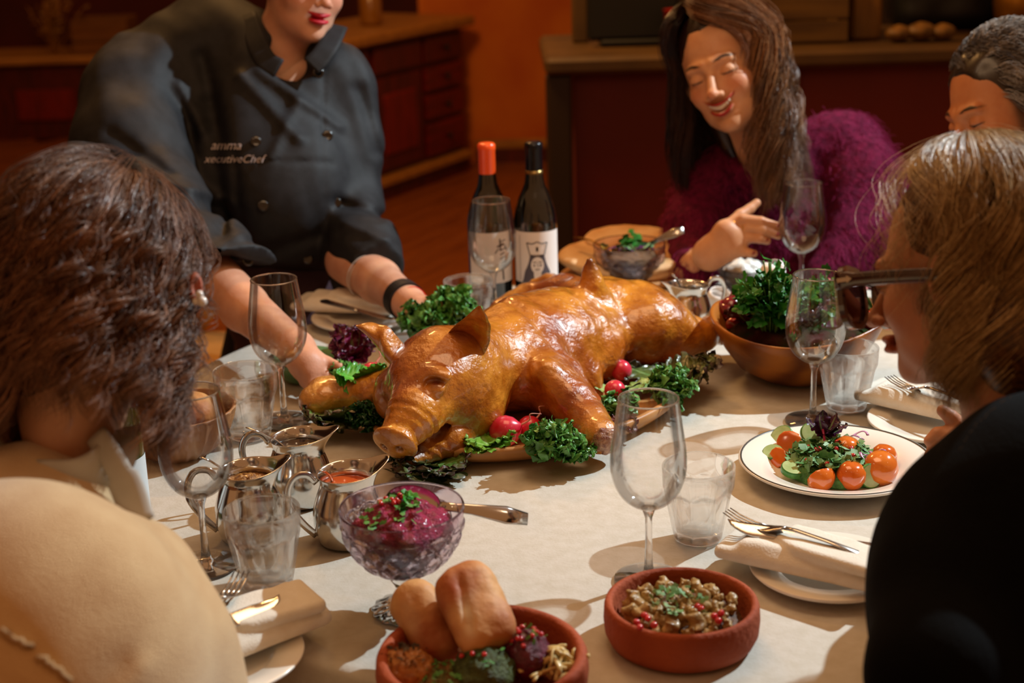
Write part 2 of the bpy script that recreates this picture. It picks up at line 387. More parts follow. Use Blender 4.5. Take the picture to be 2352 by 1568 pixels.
# long low shelf unit at far left with a planter and crate
sy = 9.3; sh = PY(100, 133, sy)[2]; sx0 = -4.4; sx1 = PY(330, 200, sy)[0]
sb = empty('sideboard', ((sx0+sx1)/2, sy+.25, 0), 'dark red sideboard with pale top against the far left wall', 'sideboard')
MB().box(((sx0+sx1)/2, sy+.3, sh/2-.03), (sx1-sx0, .5, sh-.06)).build('carcass', redwood, sb, smooth=False)
MB().box(((sx0+sx1)/2, sy+.28, sh-.02), (sx1-sx0+.06, .6, .045), bev=.01).build('top', tanwood, sb, smooth=False)
for k in range(4):
    q = PY(100-k*190, 220, sy)[0]
    MB().box((q, sy+.035, sh*.42), (.36, .03, sh*.38), bev=.008).build('door_panel', redwood2, sb, smooth=False)
rebase(sb)
def stem_plant(name, c, h, n, label, mleaf, spread=.2, seed=1, lw=.012, ll=.05):
    rg = np.random.RandomState(seed); mb = MB(); lm = MB()
    for i in range(n):
        a = rg.rand()*6.28; e = np.array([math.cos(a)*spread*rg.rand(), math.sin(a)*spread*rg.rand(), h*(.6+.4*rg.rand())])
        pth = spline([c, c+e*.5+rg.randn(3)*.01, c+e], 6); tube(mb, pth, .003, 5)
        for t in np.linspace(.4, 1, 6):
            q = c+e*t; dv = rg.randn(3); dv[2] = abs(dv[2])*.5; dv /= np.linalg.norm(dv); s_ = np.cross(dv, rg.randn(3)); s_ /= np.linalg.norm(s_)
            lm.add(np.array([q, q+dv*ll*.5+s_*lw, q+dv*ll, q+dv*ll*.5-s_*lw]), [(0, 1, 2, 3)])
    o = empty(name, c.tolist(), label, 'plant'); mb.build('stem', tanwood, o); lm.build('foliage', mleaf, o); tag(o.children[-1], kind='stuff'); rebase(o); return o
boxm = pm('crate wood', '#7a4a12', '#5e380e', scale=4, stretch=(1, 8, 8), rough=.6)
def crate(name, c, dx, dy, dz, label, m=boxm, n=3):
    o = empty(name, c, label, 'crate'); t = .014; c = np.array(c, float)
    for s in (-1, 1):
        for i in range(n):
            z = c[2]+dz*(i+.5)/n
            MB().box((c[0], c[1]+s*(dy/2-t/2), z), (dx, t, dz/n-.006), bev=.002).build('slat', m, o, smooth=False)
            MB().box((c[0]+s*(dx/2-t/2), c[1], z), (t, dy-2*t, dz/n-.006), bev=.002).build('slat', m, o, smooth=False)
        for s2 in (-1, 1): MB().box((c[0]+s*(dx/2-t*1.5), c[1]+s2*(dy/2-t*1.5), c[2]+dz/2), (t, t, dz), bev=.002).build('corner_post', m, o, smooth=False)
    MB().box((c[0], c[1], c[2]+.006), (dx-.03, dy-.03, .01)).build('bottom', m, o, smooth=False); rebase(o); return o
cx = PY(240, 100, sy+.2)[0]
crate('wooden_crate', (cx, sy+.25, sh+.003), .34, .3, PY(240, 45, sy+.1)[2]-sh, 'small wooden crate on the far sideboard behind the chef')
stem_plant('dried_plant', np.array([PY(118, 40, sy+.2)[0], sy+.2, sh+.003]), .36, 22, 'dried plant with golden seed heads on the far sideboard', pm('dried leaf', '#a0701e', '#5c3a0e', scale=20, rough=.4), .2, 3)
# counter clutter on the corner cabinet
V, Fc = lathe_v([(0, 0), (.05, 0), (.055, .02), (.055, .13), (.035, .16), (.03, .19), (.024, .19), (.026, .16), (.045, .125), (.045, .02), (0, .015)], 20)
j1 = qmesh('glass_jar', V, Fc, pm('amber jar', '#8a5a18', rough=.2, coat=.5)); j1.location = on(.35, -.22, zc+.002); tag(j1, 'amber storage jar on the pale worktop beside the chef\'s chin', 'jar')
# bar
by = 4.45; bz = PY(1700, 118, by)[2]; bx0 = PY(1262, 300, by)[0]; bx1 = 3.6
bar = empty('bar_counter', ((bx0+bx1)/2, by+.3, 0), 'long dark brown bar counter with grey-brown ledge behind the laughing woman', 'bar counter')
MB().box(((bx0+bx1)/2+.04, by+.3, (bz-.05)/2), (bx1-bx0-.08, .5, bz-.05)).build('front', barcol, bar, smooth=False)
MB().box(((bx0+bx1)/2, by+.28, bz-.025), (bx1-bx0+.02, .62, .05), bev=.012).build('ledge', greybr, bar, smooth=False)
MB().box((bx0+.03, by+.03, (bz-.05)/2), (.075, .08, bz-.05), bev=.01).build('corner_post', pm('post', '#2c1c0c', rough=.6), bar, smooth=False)
q = 1
while bx0+.11+q*.62 < bx1:
    MB().box((bx0+.1+q*.62, by+.045, (bz-.05)/2), (.05, .02, bz-.06), bev=.006).build('stile', barcol, bar, smooth=False); q += 1
rebase(bar)
MB_ = MB().box((PY(1334, 50, by+.3)[0], by+.36, bz+.5), (.05, .06, 1.0), bev=.006).build('bar_post', greybr, smooth=False); tag(MB_, 'thin grey-brown upright post standing on the bar ledge', 'post')
# black appliance
ap = empty('till_screen', (PY(1460, 60, by+.2)[0], by+.25, bz), 'large black till screen standing on the bar ledge', 'screen'); ap.name = 'till_screen'
xx = PY(1350, 60, by+.2)[0]; xy = PY(1560, 60, by+.2)[0]
MB().box(((xx+xy)/2, by+.22, bz+.27), (xy-xx, .04, .5), bev=.01).build('display', black, ap, smooth=False)
MB().box(((xx+xy)/2, by+.28, bz+.012), (.2, .18, .02), bev=.006).build('foot', black, ap, smooth=False)
MB().box(((xx+xy)/2, by+.27, bz+.15), (.05, .05, .28), bev=.006).build('stand', black, ap, smooth=False); rebase(ap)
cr = lathe('red_cup', [(0, 0), (.028, 0), (.036, .11), (.038, .112), (.034, .112), (.026, .008), (0, .006)], pm('red plastic', '#8e1206', rough=.35), 24); cr.location = (PY(1552, 90, by+.12)[0], by+.12, bz+.002)
tag(cr, 'small red cup on the bar ledge left of the laughing woman', 'cup')
x0 = PY(1745, 60, by+.2)[0]; x1 = PY(1935, 60, by+.2)[0]
crate('storage_crate', ((x0+x1)/2, by+.26, bz+.003), x1-x0, .28, .2, 'pale wooden crate on the bar ledge beside the laughing woman', pm('crate wood pale', '#6e5020', '#4c3414', scale=4, stretch=(1, 8, 8), rough=.6))
pst = MB().box((PY(1985, 50, by+.2)[0], by+.2, bz+.3), (.09, .07, .6), bev=.01).build('wooden_post', pm('gold wood', '#7c5616', '#5e400f', scale=5, stretch=(8, 8, 1), rough=.5), smooth=False); tag(pst, 'square golden wood post standing on the bar ledge at right', 'post')
bg = empty('shoulder_bag', (PY(2180, 40, by+.45)[0], by+.42, bz), 'large black bag slumped on the bar ledge at upper right', 'bag')
Vb, Fb = sdf_mesh(lambda Q: smin(rbox(Q, (bg.location.x, by+.42, bz+.17), (.2, .09, .17), .06), ell(Q, (bg.location.x+.22, by+.44, bz+.12), (.12, .09, .12)), .05)+.006*vnoise(Q, 18), (bg.location.x-.3, by+.2, bz-.05), (bg.location.x+.45, by+.65, bz+.5), .012)
Vb[:, 2] = np.maximum(Vb[:, 2], bz+.002); qmesh('bag_body', Vb, Fb, pm('bag black', '#0a0a0c', rough=.5), parent=bg)
tube(MB(), spline([(bg.location.x-.1, by+.42, bz+.3), (bg.location.x-.08, by+.42, bz+.45), (bg.location.x+.08, by+.42, bz+.45), (bg.location.x+.1, by+.42, bz+.3)], 14), .012, 8).build('handle', pm('bag red trim', '#5a1008', rough=.5), bg); rebase(bg)
for i, px_ in enumerate((2062, 2113, 2163)):
    q = PY(px_, 96, by+.1); s = .034+.004*(i == 1)
    Vs, Fs_ = sdf_mesh(lambda Q: ell(Q, (0, 0, 0), (s*1.15, s, s*.72))+.003*vnoise(Q, 60+i), (-.06, -.06, -.05), (.06, .06, .05), .005)
    Vs[:, 2] -= Vs[:, 2].min(); o = qmesh('bread_roll', Vs, Fs_, pm('small roll crust', '#7e5a22', '#4e3614', scale=30, rough=.5)); o.location = (q[0], by+.1, bz+.002)
    tag(o, ['small golden roll on the bar ledge, nearest the wooden post', 'small golden roll on the bar ledge, middle of the three', 'small golden roll on the bar ledge, nearest the grey haired man'][i], 'bread roll', 'small rolls on the bar ledge')
gd = lathe('brass_vase', [(0, 0), (.04, 0), (.07, .05), (.075, .1), (.045, .17), (.03, .2), (.045, .24), (.04, .24), (.025, .2), (0, .19)], pm('brass', '#8a5c14', rough=.35, metal=.7), 28); gd.location = (PY(2335, 70, by+.25)[0], by+.25, bz+.002); tag(gd, 'rounded brass vase on the bar ledge above the grey haired man', 'vase')
wall('wall_bar', (bx0+.35, 6.6), (4.2, 6.6), 3, pm('bar back wall', '#2e1c08', '#1e1206', scale=1.5, rough=.7))
wall('wall_right', (4.2, 6.6), (4.2, 4.5), 3, darkbrown)

# ------------------------------------------------ table and cloth
TC = np.array([.225, 2.13]); TR = .825
cloth_m = pm('tablecloth linen', '#cbc6bb', '#c2bcae', scale=60, rough=.85, bump=.15, bscale=260, stretch=(1, 1, 1))
tb = empty('dining_table', (TC[0], TC[1], 0), 'round dining table under a pale cloth', 'table')
MB_ = lathe('tabletop', [(0, -.03), (TR-.02, -.03), (TR-.01, -.02), (TR-.01, -.008), (0, -.006)], tanwood, 64, parent=tb, loc=(0, 0, TZ-.004))
lathe('pedestal', [(0, 0), (.3, 0), (.3, .04), (.08, .1), (.06, .4), (.07, .65), (.2, .715), (0, .715)], tanwood, 32, parent=tb)
th = np.linspace(0, 2*np.pi, 180, endpoint=False); rr = np.concatenate([np.linspace(.02, TR-.03, 30), TR-.012*np.cos(np.linspace(0, np.pi/2, 5))[1:][::-1]*0+np.zeros(4)])
rad = list(np.linspace(.001, TR-.015, 60)); zz_ = [0]*60
V2 = []
for i, (r, z) in enumerate(zip(rad, zz_)):
    V2.append(np.stack([r*np.cos(th), r*np.sin(th), np.full_like(th, z)], -1))
for a in np.linspace(.2, np.pi/2, 6): V2.append(np.stack([(TR-.015+.015*math.sin(a))*np.cos(th), (TR-.015+.015*math.sin(a))*np.sin(th), np.full_like(th, -.015+.015*math.cos(a))], -1))
for k, z in enumerate(np.linspace(-.03, -.30, 10)):
    wv = .028*(k+1)/10*np.sin(th*17+.8*np.sin(th*3))+.012*(k+1)/10; r = TR+wv; V2.append(np.stack([r*np.cos(th), r*np.sin(th), np.full_like(th, z)], -1))
V2 = np.array(V2).transpose(1, 0, 2); V, Fc = grid(V2, True)
inner = V[:, 2] > -.004; V[inner, 2] += .0009*(vnoise(V[inner]*[1, 1, 0], 9)+.5*vnoise(V[inner]*[1, 1, 0], 27))-.0012
V[:, 2] = np.where(inner, np.minimum(V[:, 2], 0), V[:, 2])
cl = qmesh('tablecloth', V, Fc[:, ::-1], cloth_m); cl.location = (TC[0], TC[1], TZ); tag(cl, 'pale pinkish linen tablecloth draped over the round table', 'tablecloth')
# ------------------------------------------------ glassware, plates, cutlery, bottles
GW = glass_thin('wineglass glass', (.985, .985, .985), .92, .16); GS = glass_mix('solid glass', (.99, .99, .99), .8)
GT = glass_mix('tumbler glass', (.99, .99, .99), .44); GTB = glass_mix('tumbler base glass', (.985, .985, .985), .5)
steel = pm('polished steel', '#d4d2ce', rough=.15, metal=1); steelb = pm('brushed steel', '#b4b0aa', rough=.22, metal=1)
white = pm('white glaze', '#eee8dc', rough=.22, coat=.3); offwh = pm('napkin cotton', '#eee8da', '#e8e0d0', scale=80, rough=.9, bump=.25, bscale=400, sheen=.2)
def wineglass_make():
    r = empty('wine_glass', (0, 0, 0), 'x', 'wine glass')
    out = [(.0045, .0885), (.010, .0905), (.020, .0955), (.030, .104), (.0375, .116), (.0425, .132), (.0436, .147), (.0428, .163), (.040, .182), (.0368, .203), (.0345, .2195), (.0342, .2225)]
    o = spline([(a, b, 0) for a, b in out], 34)[:, :2]; inn = [(max(a-.0011, 0), b+.0012) for a, b in o[::-1]]; inn[0] = (o[-1][0]-.001, o[-1][1])
    prof = [(0, .0905)]+[tuple(x) for x in o]+[tuple(x) for x in inn]+[(0, .093)]
    lathe('bowl', prof, GW, 56, parent=r)
    R = .0342; V, Fc = grid(np.array([[((R-.0005)+.0011*math.cos(b))*math.cos(a), ((R-.0005)+.0011*math.cos(b))*math.sin(a), .2225+.0011*math.sin(b)] for a in np.linspace(0, 2*np.pi, 56, endpoint=False) for b in np.linspace(0, 2*np.pi, 7)]).reshape(56, 7, 3), True)
    qmesh('rim', V, Fc, GS, parent=r)
    lathe('stem', [(0, .003), (.0395, .0012), (.0402, .002), (.0395, .003), (.012, .0048), (.0065, .010), (.0048, .022), (.0040, .05), (.0042, .078), (.0075, .088), (.009, .0905), (0, .0925)], GS, 44, parent=r)
    return r
wg0 = wineglass_make()
WG = [(1490, 1332, 1.0, 'empty wine glass standing in front, beside the right tumbler'), (475, 1300, 1.0, 'empty wine glass in front of the curly haired woman'), (654, 968, 1.0, 'empty wine glass standing in front of the chef\'s reaching arm'),
      (1137, 735, 1.0, 'empty wine glass in front of the two wine bottles'), (1866, 968, 1.0, 'empty wine glass before the wooden salad bowl'), (1838, 690, 1.0, 'empty wine glass behind the parsley, by the laughing woman\'s hand')]
for i, (x, y, s, lb) in enumerate(WG):
    o = wg0 if i == 0 else copy_tree(wg0); p = P(x, y); o.location = (p[0], p[1], TZ+.001); o.rotation_euler = (0, 0, i*1.1); tag(o, lb, 'wine glass', 'empty wine glasses on the table')
def tumbler():
    H = .098; n = 108; nf = 9
    def fn(R, Z, T):
        ph = (T*nf/(2*np.pi)) % 1; arch = .066+.006*np.sin(np.pi*ph); m = np.clip((arch-Z)/.006, 0, 1)*np.clip((Z-.006)/.006, 0, 1)
        fac = 1-abs(ph-.5)*2; dep = .0026*np.sqrt(np.clip(1-(2*ph-1)**2, 0, 1))
        outer = R > 0
        idx = np.arange(R.shape[0])[:, None]; ismask = idx < nout
        R2 = np.where(ismask & (R > .01), R+.0006-dep*m*1.25, R); return R2, Z
    outp = [(0, .0005), (.022, .0), (.0275, .001), (.029, .004)]+[(.029+(.0415-.029)*t**.9, .004+(.066-.004)*t) for t in np.linspace(.05, 1, 18)]+[(.0422, .068), (.0428, .072), (.0432, .080), (.0437, .092), (.0438, .0965)]
    nout = len(outp)
    inn = [(.0432, .098), (.0424, .097), (.0418, .085), (.0405, .07), (.036, .045), (.0295, .02), (.026, .0145), (.015, .0128), (0, .0125)]
    o = lathe('tumbler', outp+inn, GT, n, fn); o.data.materials.append(GTB)
    for p_ in o.data.polygons:
        if p_.center[2] < .014: p_.material_index = 1
    return o
t0 = tumbler()
TB = [(1603, 1238, 'clear fluted tumbler beside the front right wine glass'), (615, 1345, 'clear fluted tumbler in front, beside the beetroot bowl'), (575, 1003, 'clear fluted tumbler behind the steel jugs on the left'),
      (1080, 765, 'clear tumbler behind the pig\'s back, below the wine bottles'), (1944, 938, 'clear fluted tumbler in front of the wooden salad bowl')]
for i, (x, y, lb) in enumerate(TB):
    o = t0 if i == 0 else t0.copy()
    if i: COL.objects.link(o)
    p = P(x, y); o.location = (p[0], p[1], TZ+.001); o.rotation_euler = (0, 0, i*.5+.2); tag(o, lb, 'glass', 'clear tumblers on the table')
    if i == 2: o.scale = (1.06,)*3
# plates
def plate(name, p, R, label, rim=None, deep=.006, well=.62, H=.022, z=0, group=None):
    r = empty(name, (p[0], p[1], TZ+z+.001), label, 'plate', group)
    pr = [(0, .0), (R*.55, 0), (R*.6, .002), (R*well+.01, .003+.2*H), (R*.97, H-.004), (R, H-.001), (R*.995, H+.001), (R*.975, H+.0012), (R*(well+.06), .009+.3*H), (R*well, .006+.1*H), (R*(well-.06), .0055), (0, .005)]
    lathe('dish', pr, white, 72, parent=r)
    if rim: lathe('rim_line', [(R*.965, H+.0014), (R*.972, H+.002), (R*.981, H+.002), (R*.984, H+.001), (R*.965, H+.0010)], pm('dark rim line', '#4c4a46', rough=.3), 72, parent=r)
    return r
pS = P(1918, 1092); plate('salad_plate', pS, .129, 'white plate with a thin dark rim line holding the tomato salad', rim=1, H=.024, well=.66)
pN = P(1868, 1325); plate('side_plate', (pN[0]+.018, pN[1], 0), .092, 'small white plate under the napkin, right foreground', H=.014)
pN2 = P(2140, 985); plate('side_plate', pN2, .092, 'small white plate under the napkin, beside the blonde woman\'s chin', H=.014)
pL = P(500, 1530); plate('side_plate', pL, .092, 'small white plate at the beige sweater\'s elbow, bottom left', H=.014)
pC = P(835, 742); plate('side_plate', pC, .095, 'white plate behind the pig\'s left ear, under the napkin', H=.014)
# cutlery
def fork(mb, a, b, upv=(0, 0, 1), L=.2):
    """tines tip a -> handle end b"""
    a = np.array(a, float); b = np.array(b, float); dd = b-a; Ln = np.linalg.norm(dd); dd /= Ln; U = np.array(upv, float); s = np.cross(dd, U); s /= np.linalg.norm(s); U = np.cross(s, dd)
    def pt(t, h, w=0): return a+dd*t+U*h+s*w
    for k in (-1.5, -.5, .5, 1.5):
        addsweep(mb, [pt(0, .006, k*.0055), pt(.015, .0015, k*.0056), pt(.035, -.001, k*.0056), pt(.052, .000, k*.0048)], [.0007, .0013, .0015, .0016], [.0006, .0009, .001, .001], U, 6)
    addsweep(mb, [pt(.046, -.0005), pt(.052, 0), pt(.060, .002), pt(.070, .006), pt(.078, .009)], [.0095, .0106, .0102, .0065, .003], [.0009, .001, .0011, .0014, .0016], U, 10, 3)
    addsweep(mb, [pt(.074, .008), pt(.09, .010), pt(.13, .010), pt(.17, .008), pt(Ln-.003, .003), pt(Ln, .0025)], [.0034, .0028, .0034, .006, .0085, .005], [.0016, .0018, .0014, .0012, .0012, .001], U, 8, 2.6)
def knife(mb, a, b, upv=(0, 0, 1), side=1):
    a = np.array(a, float); b = np.array(b, float); dd = b-a; Ln = np.linalg.norm(dd); dd /= Ln; U = np.array(upv, float); s = np.cross(dd, U)*side; s /= np.linalg.norm(s)
    n = 14; t = np.linspace(0, Ln*.5, n); w = .0105*np.clip(t/.03, 0, 1)**.6*(1-.15*t/t[-1])+.0002
    addsweep(mb, [a+dd*q+s*(w[-1]-w[i]) for i, q in enumerate(t)], w, np.full(n, .0009), U, 8, 2.4)
    addsweep(mb, [a+dd*Ln*q for q in (.49, .53, .6, .8, .97, 1)], [.007, .0055, .006, .008, .009, .006], [.0015, .003, .0032, .003, .003, .002], U, 10, 2.5)
def spoon(mb, a, b, bw=.02, bl=.034, upv=(0, 0, 1), hw=.006):
    """bowl centre a -> handle end b"""
    a = np.array(a, float); b = np.array(b, float); dd = b-a; Ln = np.linalg.norm(dd); dd /= Ln; U = np.array(upv, float); s = np.cross(dd, U); s /= np.linalg.norm(s); U = np.cross(s, dd)
    g = []
    for i in range(13):
        ph = -math.pi/2+math.pi*i/12
        for j in range(9): th_ = math.pi*j/8; g.append(a+dd*bl*math.sin(ph)+s*bw*math.cos(ph)*math.cos(th_)-U*bw*.45*math.cos(ph)*math.sin(th_))
    V, Fc = grid(np.array(g).reshape(13, 9, 3)); mb.add(V, Fc); mb.add(V*1+U*-.0008, Fc[:, ::-1])
    addsweep(mb, [a+dd*bl*.92, a+dd*(bl+.012)+U*.003, a+dd*Ln*.5+U*.006, a+dd*Ln*.8+U*.004, a+dd*Ln], [hw*.55, hw*.5, hw*.6, hw, hw*.7], [.0012, .0018, .0016, .0014, .001], U, 8, 2.6)
def thing(mb, name, mat, label, cat, group=None): return tag(mb.build(name, mat), label, cat, group)
# napkins (rolled and folded cloth) built as smooth volumes with pleat lines
def napkin(c, a, L, Wd, label, h=.012, fold=True, res=.0026, tilt=0):
    c = np.array(c, float); R = Rz(a)@Ry(tilt)
    def f(Q):
        q = (Q-c)@R; x, y, z = q[:, 0], q[:, 1], q[:, 2]
        def rb(cx, cy, cz, hx, hy, hz, rad, ang=0):
            k = np.stack([x-cx, y-cy, z-cz], -1).astype(np.float32)
            if ang: k = k@Rz(ang)
            return rbox(k, (0, 0, 0), (hx, hy, hz), rad)
        sag = .004*np.sin(x*40)
        d1 = rb(0, 0, -.002, L/2, Wd/2, h*.62, .0075)
        d2 = rb(.012, .002, h*.62, L/2-.016, Wd/2-.010, h*.6, .0072, .05)
        d_ = smin(d1, d2, .014)
        if fold:
            d3 = smax(rb(.03, -Wd*.05, h*1.25, L/2-.035, Wd/2-.008, h*.5, .006, -.16), -(x*.75+y*1.0+.035), .006); d_ = smin(d_, d3, .003)
            pass
        return (d_+.0006*np.sin(y*900+sag*300)*np.clip(-(x+L*.40)*60, 0, 1)+.0011*vnoise(q, 45))*.8
    m = max(L, Wd)*.62+.03
    V, Fq = sdf_mesh(f, c-[m, m, h*2.5+.02], c+[m, m, h*2.5+.03], res)
    return tag(qmesh('napkin', V, Fq, offwh), label, 'napkin', 'folded white napkins')
a1 = P(1655, 1255, .02); a2 = P(2060, 1345, .02); an = math.atan2(a2[1]-a1[1], a2[0]-a1[0]); mid = (a1+a2)/2
napkin((mid[0], mid[1], TZ+.032), an, .20, .078, 'white cloth napkin wrapped over the knife and fork, right foreground', .013)
mb = MB(); fork(mb, P(1668, 1182, .058), P(1985, 1290, .046)); thing(mb, 'fork', steelb, 'steel fork on the napkin in the right foreground', 'fork')
mb = MB(); knife(mb, P(1668, 1205, .056), P(2012, 1262, .046), (0, -.45, .9), side=-1); thing(mb, 'knife', steel, 'steel table knife on the napkin in the right foreground', 'knife')
b1 = P(1990, 905, .02); b2 = P(2290, 975, .02); an = math.atan2(b2[1]-b1[1], b2[0]-b1[0]); mid = (b1+b2)/2
napkin((mid[0], mid[1], TZ+.032), an, .21, .085, 'white cloth napkin beside the blonde woman\'s chin', .013)
mb = MB(); fork(mb, P(2042, 872, .055), P(2260, 950, .062)); thing(mb, 'fork', steelb, 'steel fork on the napkin beside the blonde woman\'s chin', 'fork')
c1 = P(470, 1470, .02); c2 = P(655, 1400, .02); an = math.atan2(c2[1]-c1[1], c2[0]-c1[0]); mid = P(535, 1452, .03)
napkin((mid[0], mid[1], TZ+.03), an, .20, .085, 'white cloth napkin on the plate at bottom left', .014)
mb = MB(); fork(mb, P(556, 1322, .06), P(440, 1475, .07)); thing(mb, 'fork', steelb, 'steel fork with dark reflections at the beige elbow', 'fork')
mb = MB(); knife(mb, P(652, 1378, .055), P(400, 1475, .058), (-.1, -.6, .8)); thing(mb, 'knife', steel, 'shiny steel knife on the napkin at bottom left', 'knife')
n4 = P(800, 705, .02); napkin((n4[0], n4[1], TZ+.03), -.25, .20, .09, 'white napkin on the plate under the chef\'s dangling sleeve', .012, res=.0035)
mb = MB(); knife(mb, P(905, 735, .05), P(740, 690, .05)); thing(mb, 'knife', steelb, 'steel knife on the napkin behind the pig\'s ear', 'knife')
# wine bottles
bottle_g = pm('bottle glass', '#0b0d0b', rough=.06, coat=1, spec=.8); labelp = pm('label paper', '#ece4e0', rough=.6); ink = pm('label ink', '#56505a', rough=.7); inkb = pm('label black ink', '#26242a', rough=.7)
def bottle(x, y, label, capm, rz, capz, R=.041, H=.302, lab=(.045, .142)):
    p = P(x, y); r = empty('wine_bottle', (p[0], p[1], TZ+.001), label, 'bottle', rz=rz)
    o = spline([(a, b, 0) for a, b in [(R*.9, 0), (R, .006), (R, .06), (R, .14), (R*.97, .165), (R*.78, .195), (R*.5, .222), (.0165, .245), (.0142, .262), (.0142, H-.012), (.0155, H-.008), (.0155, H-.002), (.012, H)]], 50)[:, :2]
    lathe('glass_body', [(0, .006)]+[tuple(q) for q in o]+[(0, H)], bottle_g, 48, parent=r)
    k = [(.0155, capz), (.0162, capz+.002), (.0162, H-.012), (.0172, H-.01), (.0168, H-.001), (.013, H+.002), (0, H+.0022)]
    lathe('neck_capsule', k, capm, 32, parent=r)
    a = np.linspace(-1.25, 1.25, 30); zz = np.linspace(lab[0], lab[1], 8); g = np.array([[((R+.0006)*math.cos(q), (R+.0006)*math.sin(q), z) for z in zz] for q in a])
    V, Fc = grid(g); lb = qmesh('label', V, Fc, labelp, parent=r)
    return r, lb, R
def onlab(lb, R, polys, name, m, z0, off=.0011):
    """polys: lists of (u metres across, v metres up)"""
    mb = MB()
    for pl in polys:
        pl = np.array(pl, float); nrm_ = []
        pc = pl.mean(0); pts = np.vstack([pc, pl]); V = np.array([((R+off)*math.cos(u/R), (R+off)*math.sin(u/R), z0+v) for u, v in pts])
        mb.add(V, [(0, i, i % len(pl)+1) for i in range(1, len(pl)+1)])
    mb.C = [np.ones((len(v), 3)) for v in mb.V]
    o = mb.build(name, m, lb); return o
def strip(p0, p1, w):
    p0 = np.array(p0); p1 = np.array(p1); dd = (p1-p0)/np.linalg.norm(p1-p0); n = np.array([-dd[1], dd[0]])*w/2; return [tuple(p0-n), tuple(p1-n), tuple(p1+n), tuple(p0+n)]
camaz = lambda x, y: math.atan2(-P(x, y)[1], -P(x, y)[0])
redwax = pm('orange wax', '#f0551e', rough=.25, coat=.5)
rA, lA, RR = bottle(1129, 692, 'dark wine bottle with an orange wax top', redwax, camaz(1129, 692)+.18, .232)
g = [strip((.012, .03+.008*k), (.024-.003*(k % 2), .034+.008*k), .0022) for k in range(7)]+[strip((.018, .005), (.017, .03), .003), strip((.006, .07), (.020, .075), .003), strip((.013, .062), (.012, .085), .003), strip((.009, .066), (.002, .058), .002), strip((.022, .072), (.028, .060), .002)]
onlab(lA, RR, g, 'label_strokes', inkb, .045)
rB, lB, RR = bottle(1234, 690, 'dark wine bottle with a black capsule and a crowned woman on its label', pm('black foil', '#15151a', rough=.25, metal=.4), camaz(1234, 690)+.05, .222)
lathe('capsule_band', [(.0158, .238), (.0165, .238), (.0165, .252), (.0158, .252)], pm('gold band', '#7a6238', rough=.3, metal=.8), 32, parent=rB)
cr_ = [[(-.014, .058), (.014, .058), (.018, .078), (-.018, .078)]]
rows = [(.0, .031), (.006, .028), (.022, .024), (.032, .019), (.04, .016), (.052, .0135)]; uu = np.linspace(-1, 1, 17)
V, Fc = grid(np.array([[((RR+.0010)*math.cos(a*hw_/RR), (RR+.0010)*math.sin(a*hw_/RR), .045+v) for a in uu] for v, hw_ in rows])); qmesh('portrait_veil', V, Fc, ink, parent=lB)
onlab(lB, RR, [[(-.012*math.sin(t), .034+.016*math.cos(t)) for t in np.linspace(0, 6.28, 18)[:-1]], [(-.006, .004), (.006, .004), (.007, .022), (-.007, .022)]], 'portrait_face', labelp, .045, .0014)
cw = [strip((-.013, .053), (.013, .053), .002), strip((-.013, .053), (-.019, .077), .0015), strip((.013, .053), (.019, .077), .0015), strip((-.019, .077), (-.009, .075), .0015), strip((-.009, .075), (0, .079), .0015), strip((0, .079), (.009, .075), .0015), strip((.009, .075), (.019, .077), .0015), strip((0, .061), (0, .069), .004),
      strip((-.008, .040), (-.002, .040), .0014), strip((.002, .040), (.008, .040), .0014), strip((0, .038), (.0012, .031), .001), strip((-.004, .026), (.004, .026), .0016), strip((-.034, .004), (-.034, .09), .0008)]
onlab(lB, RR, cw, 'portrait_lines', inkb, .045, .0018)
rC, lC, RR = bottle(276, 1236, 'dark green wine bottle with a pale blue label behind the beige shoulder', black, camaz(276, 1236)+.5, .232, lab=(.025, .112))
lC.data.materials[0] = pm('pale blue label', '#d8e2e6', rough=.5); rC.children[0].data.materials[0] = pm('olive glass', '#3c3c10', rough=.06, coat=1)
